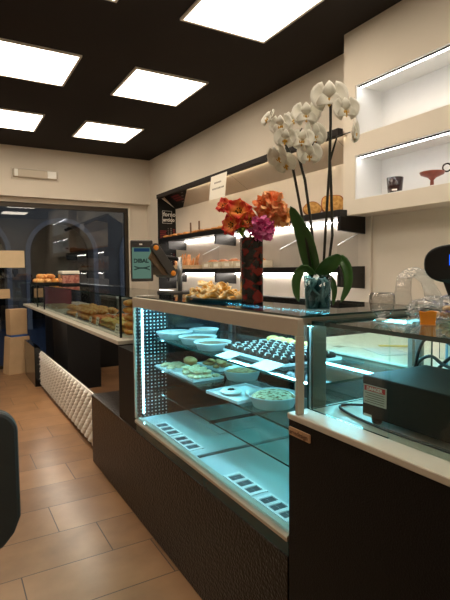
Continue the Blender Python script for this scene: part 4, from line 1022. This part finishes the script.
# papers and small things on the service table
for k, (x, y, rz, w_, h_, c, lab) in enumerate(((2.0, 1.86, .3, .21, .29, (236, 234, 228), 'white paper sheet on the service table, the one farther from the glass counter'), (1.93, 1.7, -.35, .16, .23, (214, 222, 232), 'pale blue envelope lying on the service table'), (2.1, 1.78, .9, .05, .19, (226, 200, 96), 'yellow strip of paper lying across the sheets on the service table'), (1.84, 1.95, .1, .05, .05, (150, 150, 140), 'small grey slip on the bare end of the service table'))):
    o = MB().box(-w_ / 2, w_ / 2, -h_ / 2, h_ / 2, 0, .0015).build('paper_sheet', mat('sheet_paper', c, .7, var=.03), loc=(x, y, 1.0304 + .0017 * (k if k < 3 else 0))); o.rotation_euler.z = rz
    tag(o, lab, 'paper')
t = thing('striped_box', 'light blue box with pale vertical stripes on the service table behind the cables', 'box', (1.9, 1.29, 1.0304), math.radians(-50))
MB().box(-.045, .045, -.03, .03, 0, .11).build('box', mat('light_blue_card', (110, 168, 196), .5, var=.05), t, bevel=.003)
p = MB()
for k in range(4): p.box(-.038 + .022 * k, -.028 + .022 * k, -.0312, -.03, .004, .106)
p.build('stripe', PRINTW, t)
t = thing('card_reader', 'small dark device with a glowing green light on the service table', 'card reader', (1.86, 1.13, 1.0304), math.radians(-50))
MB().prism([(-.06, 0), (.06, 0), (.06, .04), (.02, .085), (-.03, .07), (-.06, .03)], 'y', -.035, .035).build('reader_body', BKP, t, bevel=.006)
MB().box(-.022, .012, -.0372, -.035, .045, .062).build('green_light', emitter('green_indicator', (40, 255, 120), 2.), t)

# ------------------------------------------------------------------ by the window
def kraft_box(label, x, y, z0, w0, w1, dp, h, rz):
    t = thing('cardboard_box', label, 'box', (x, y, z0), rz, 'cardboard boxes by the window')
    p = MB(); vs_ = []
    for (ww, zz) in ((w0, 0), (w1, h)):
        vs_ += [(-ww / 2, -dp / 2, zz), (ww / 2, -dp / 2, zz), (ww / 2, dp / 2, zz), (-ww / 2, dp / 2, zz)]
    p.add(vs_, [(3, 2, 1, 0), (4, 5, 6, 7), (0, 1, 5, 4), (1, 2, 6, 5), (2, 3, 7, 6), (3, 0, 4, 7)]).build('box_body', KRAFT, t, bevel=.004)
    MB().box(-w1 / 2 + .02, w1 / 2 - .02, -dp / 2 + .02, dp / 2 - .02, h + .0005, h + .028).build('lid', mat('blue_lid', (52, 92, 160), .5, var=.04), t)  # blue slab in the gap between the boxes imitates a reflection
    return t
kraft_box('tan cardboard box on the floor by the shop window, under a second box', .86, 7.5, .0005, .35, .27, .22, .53, math.radians(14))
t = kraft_box('tan cardboard box stacked on the taller box by the shop window', .86, 7.5, .5595, .24, .24, .17, .365, math.radians(14))
for k_ in kids(t):
    if k_.name.startswith('lid'): bpy.data.objects.remove(k_)
t = thing('paper_sign', 'blank cream paper sheet taped to the shop window beside the boxes', 'sign', (.86, 7.91, 1.52))
MB().box(.62, 1.05, 7.9085, 7.9112, 1.52, 1.775).build('sheet', mat('cream_paper', (222, 198, 160), .8, var=.03), t, w=True)
t = thing('paper_sign', 'small beige paper square taped low on the shop window above the boxes', 'sign', (.74, 7.91, 1.0))
MB().box(.69, .83, 7.9085, 7.9112, 1.06, 1.2).build('sheet', KRAFT, t, w=True)

# ------------------------------------------------------------------ chair in front
ch = thing('padded_chair', 'dark grey chair with a rounded padded back standing in the aisle', 'chair', (-.06, 1.75, 0))
CH = mat('dark_green_grey_upholstery', (46, 52, 52), .6, var=.05, scale=20, bump=.1, bscale=300)
po = []
x0, x1, zb_, zt_ = -.31, .176, .6, 1.03
def arc(cx, cz, r, a0, a1, n=8): return [(cx + r * math.cos(math.radians(a0 + (a1 - a0) * k / n)), cz + r * math.sin(math.radians(a0 + (a1 - a0) * k / n))) for k in range(n + 1)]
po = arc(x1 - .07, zt_ - .07, .07, 0, 90) + arc(x0 + .07, zt_ - .07, .07, 90, 180) + [(x0, .68), (x0 + .02, .64), (x0 + .055, .6), (x1 - .055, .6), (x1 - .02, .64), (x1, .69)]
MB().prism(po, 'y', 1.585, 1.64).build('backrest', CH, ch, w=True, bevel=.012)
MB().prism([(x, z_) for x, z_ in arc(.06, 2.02, .05, 0, 90) + arc(-.18, 2.02, .05, 90, 180) + [(-.23, 1.7), (.11, 1.7)]], 'z', .42, .5).build('seat', CH, ch, w=True, bevel=.015)
CHM = mat('dark_chair_frame', (30, 32, 32), .45, var=.05)
for x in (.09, -.215): MB().box(x - .016, x + .016, 1.6, 1.64, 0, .64).build('leg', CHM, ch, w=True, bevel=.004)
for x in (.08, -.2): MB().box(x - .014, x + .014, 2.0, 2.03, 0, .42).build('leg', CHM, ch, w=True, bevel=.004)
sf = MB(); sf.box(.078, .1, 1.64, 2.0, .395, .42); sf.box(-.22, -.198, 1.64, 2.0, .395, .42); sf.build('seat_frame', CHM, ch, w=True)

# ------------------------------------------------------------------ dusk outside, colour management
W = bpy.data.worlds.new('dusk'); S.world = W; W.use_nodes = True
W.node_tree.nodes['Background'].inputs['Color'].default_value = lin((186, 191, 202)) + (1,); W.node_tree.nodes['Background'].inputs['Strength'].default_value = .9
S.view_settings.view_transform = 'Standard'; S.view_settings.look = 'None'; S.view_settings.gamma = 1; S.view_settings.use_curve_mapping = False
S.view_settings.exposure = 0.
S.cycles.transparent_max_bounces = 40; S.cycles.max_bounces = 10; S.cycles.sample_clamp_indirect = 4
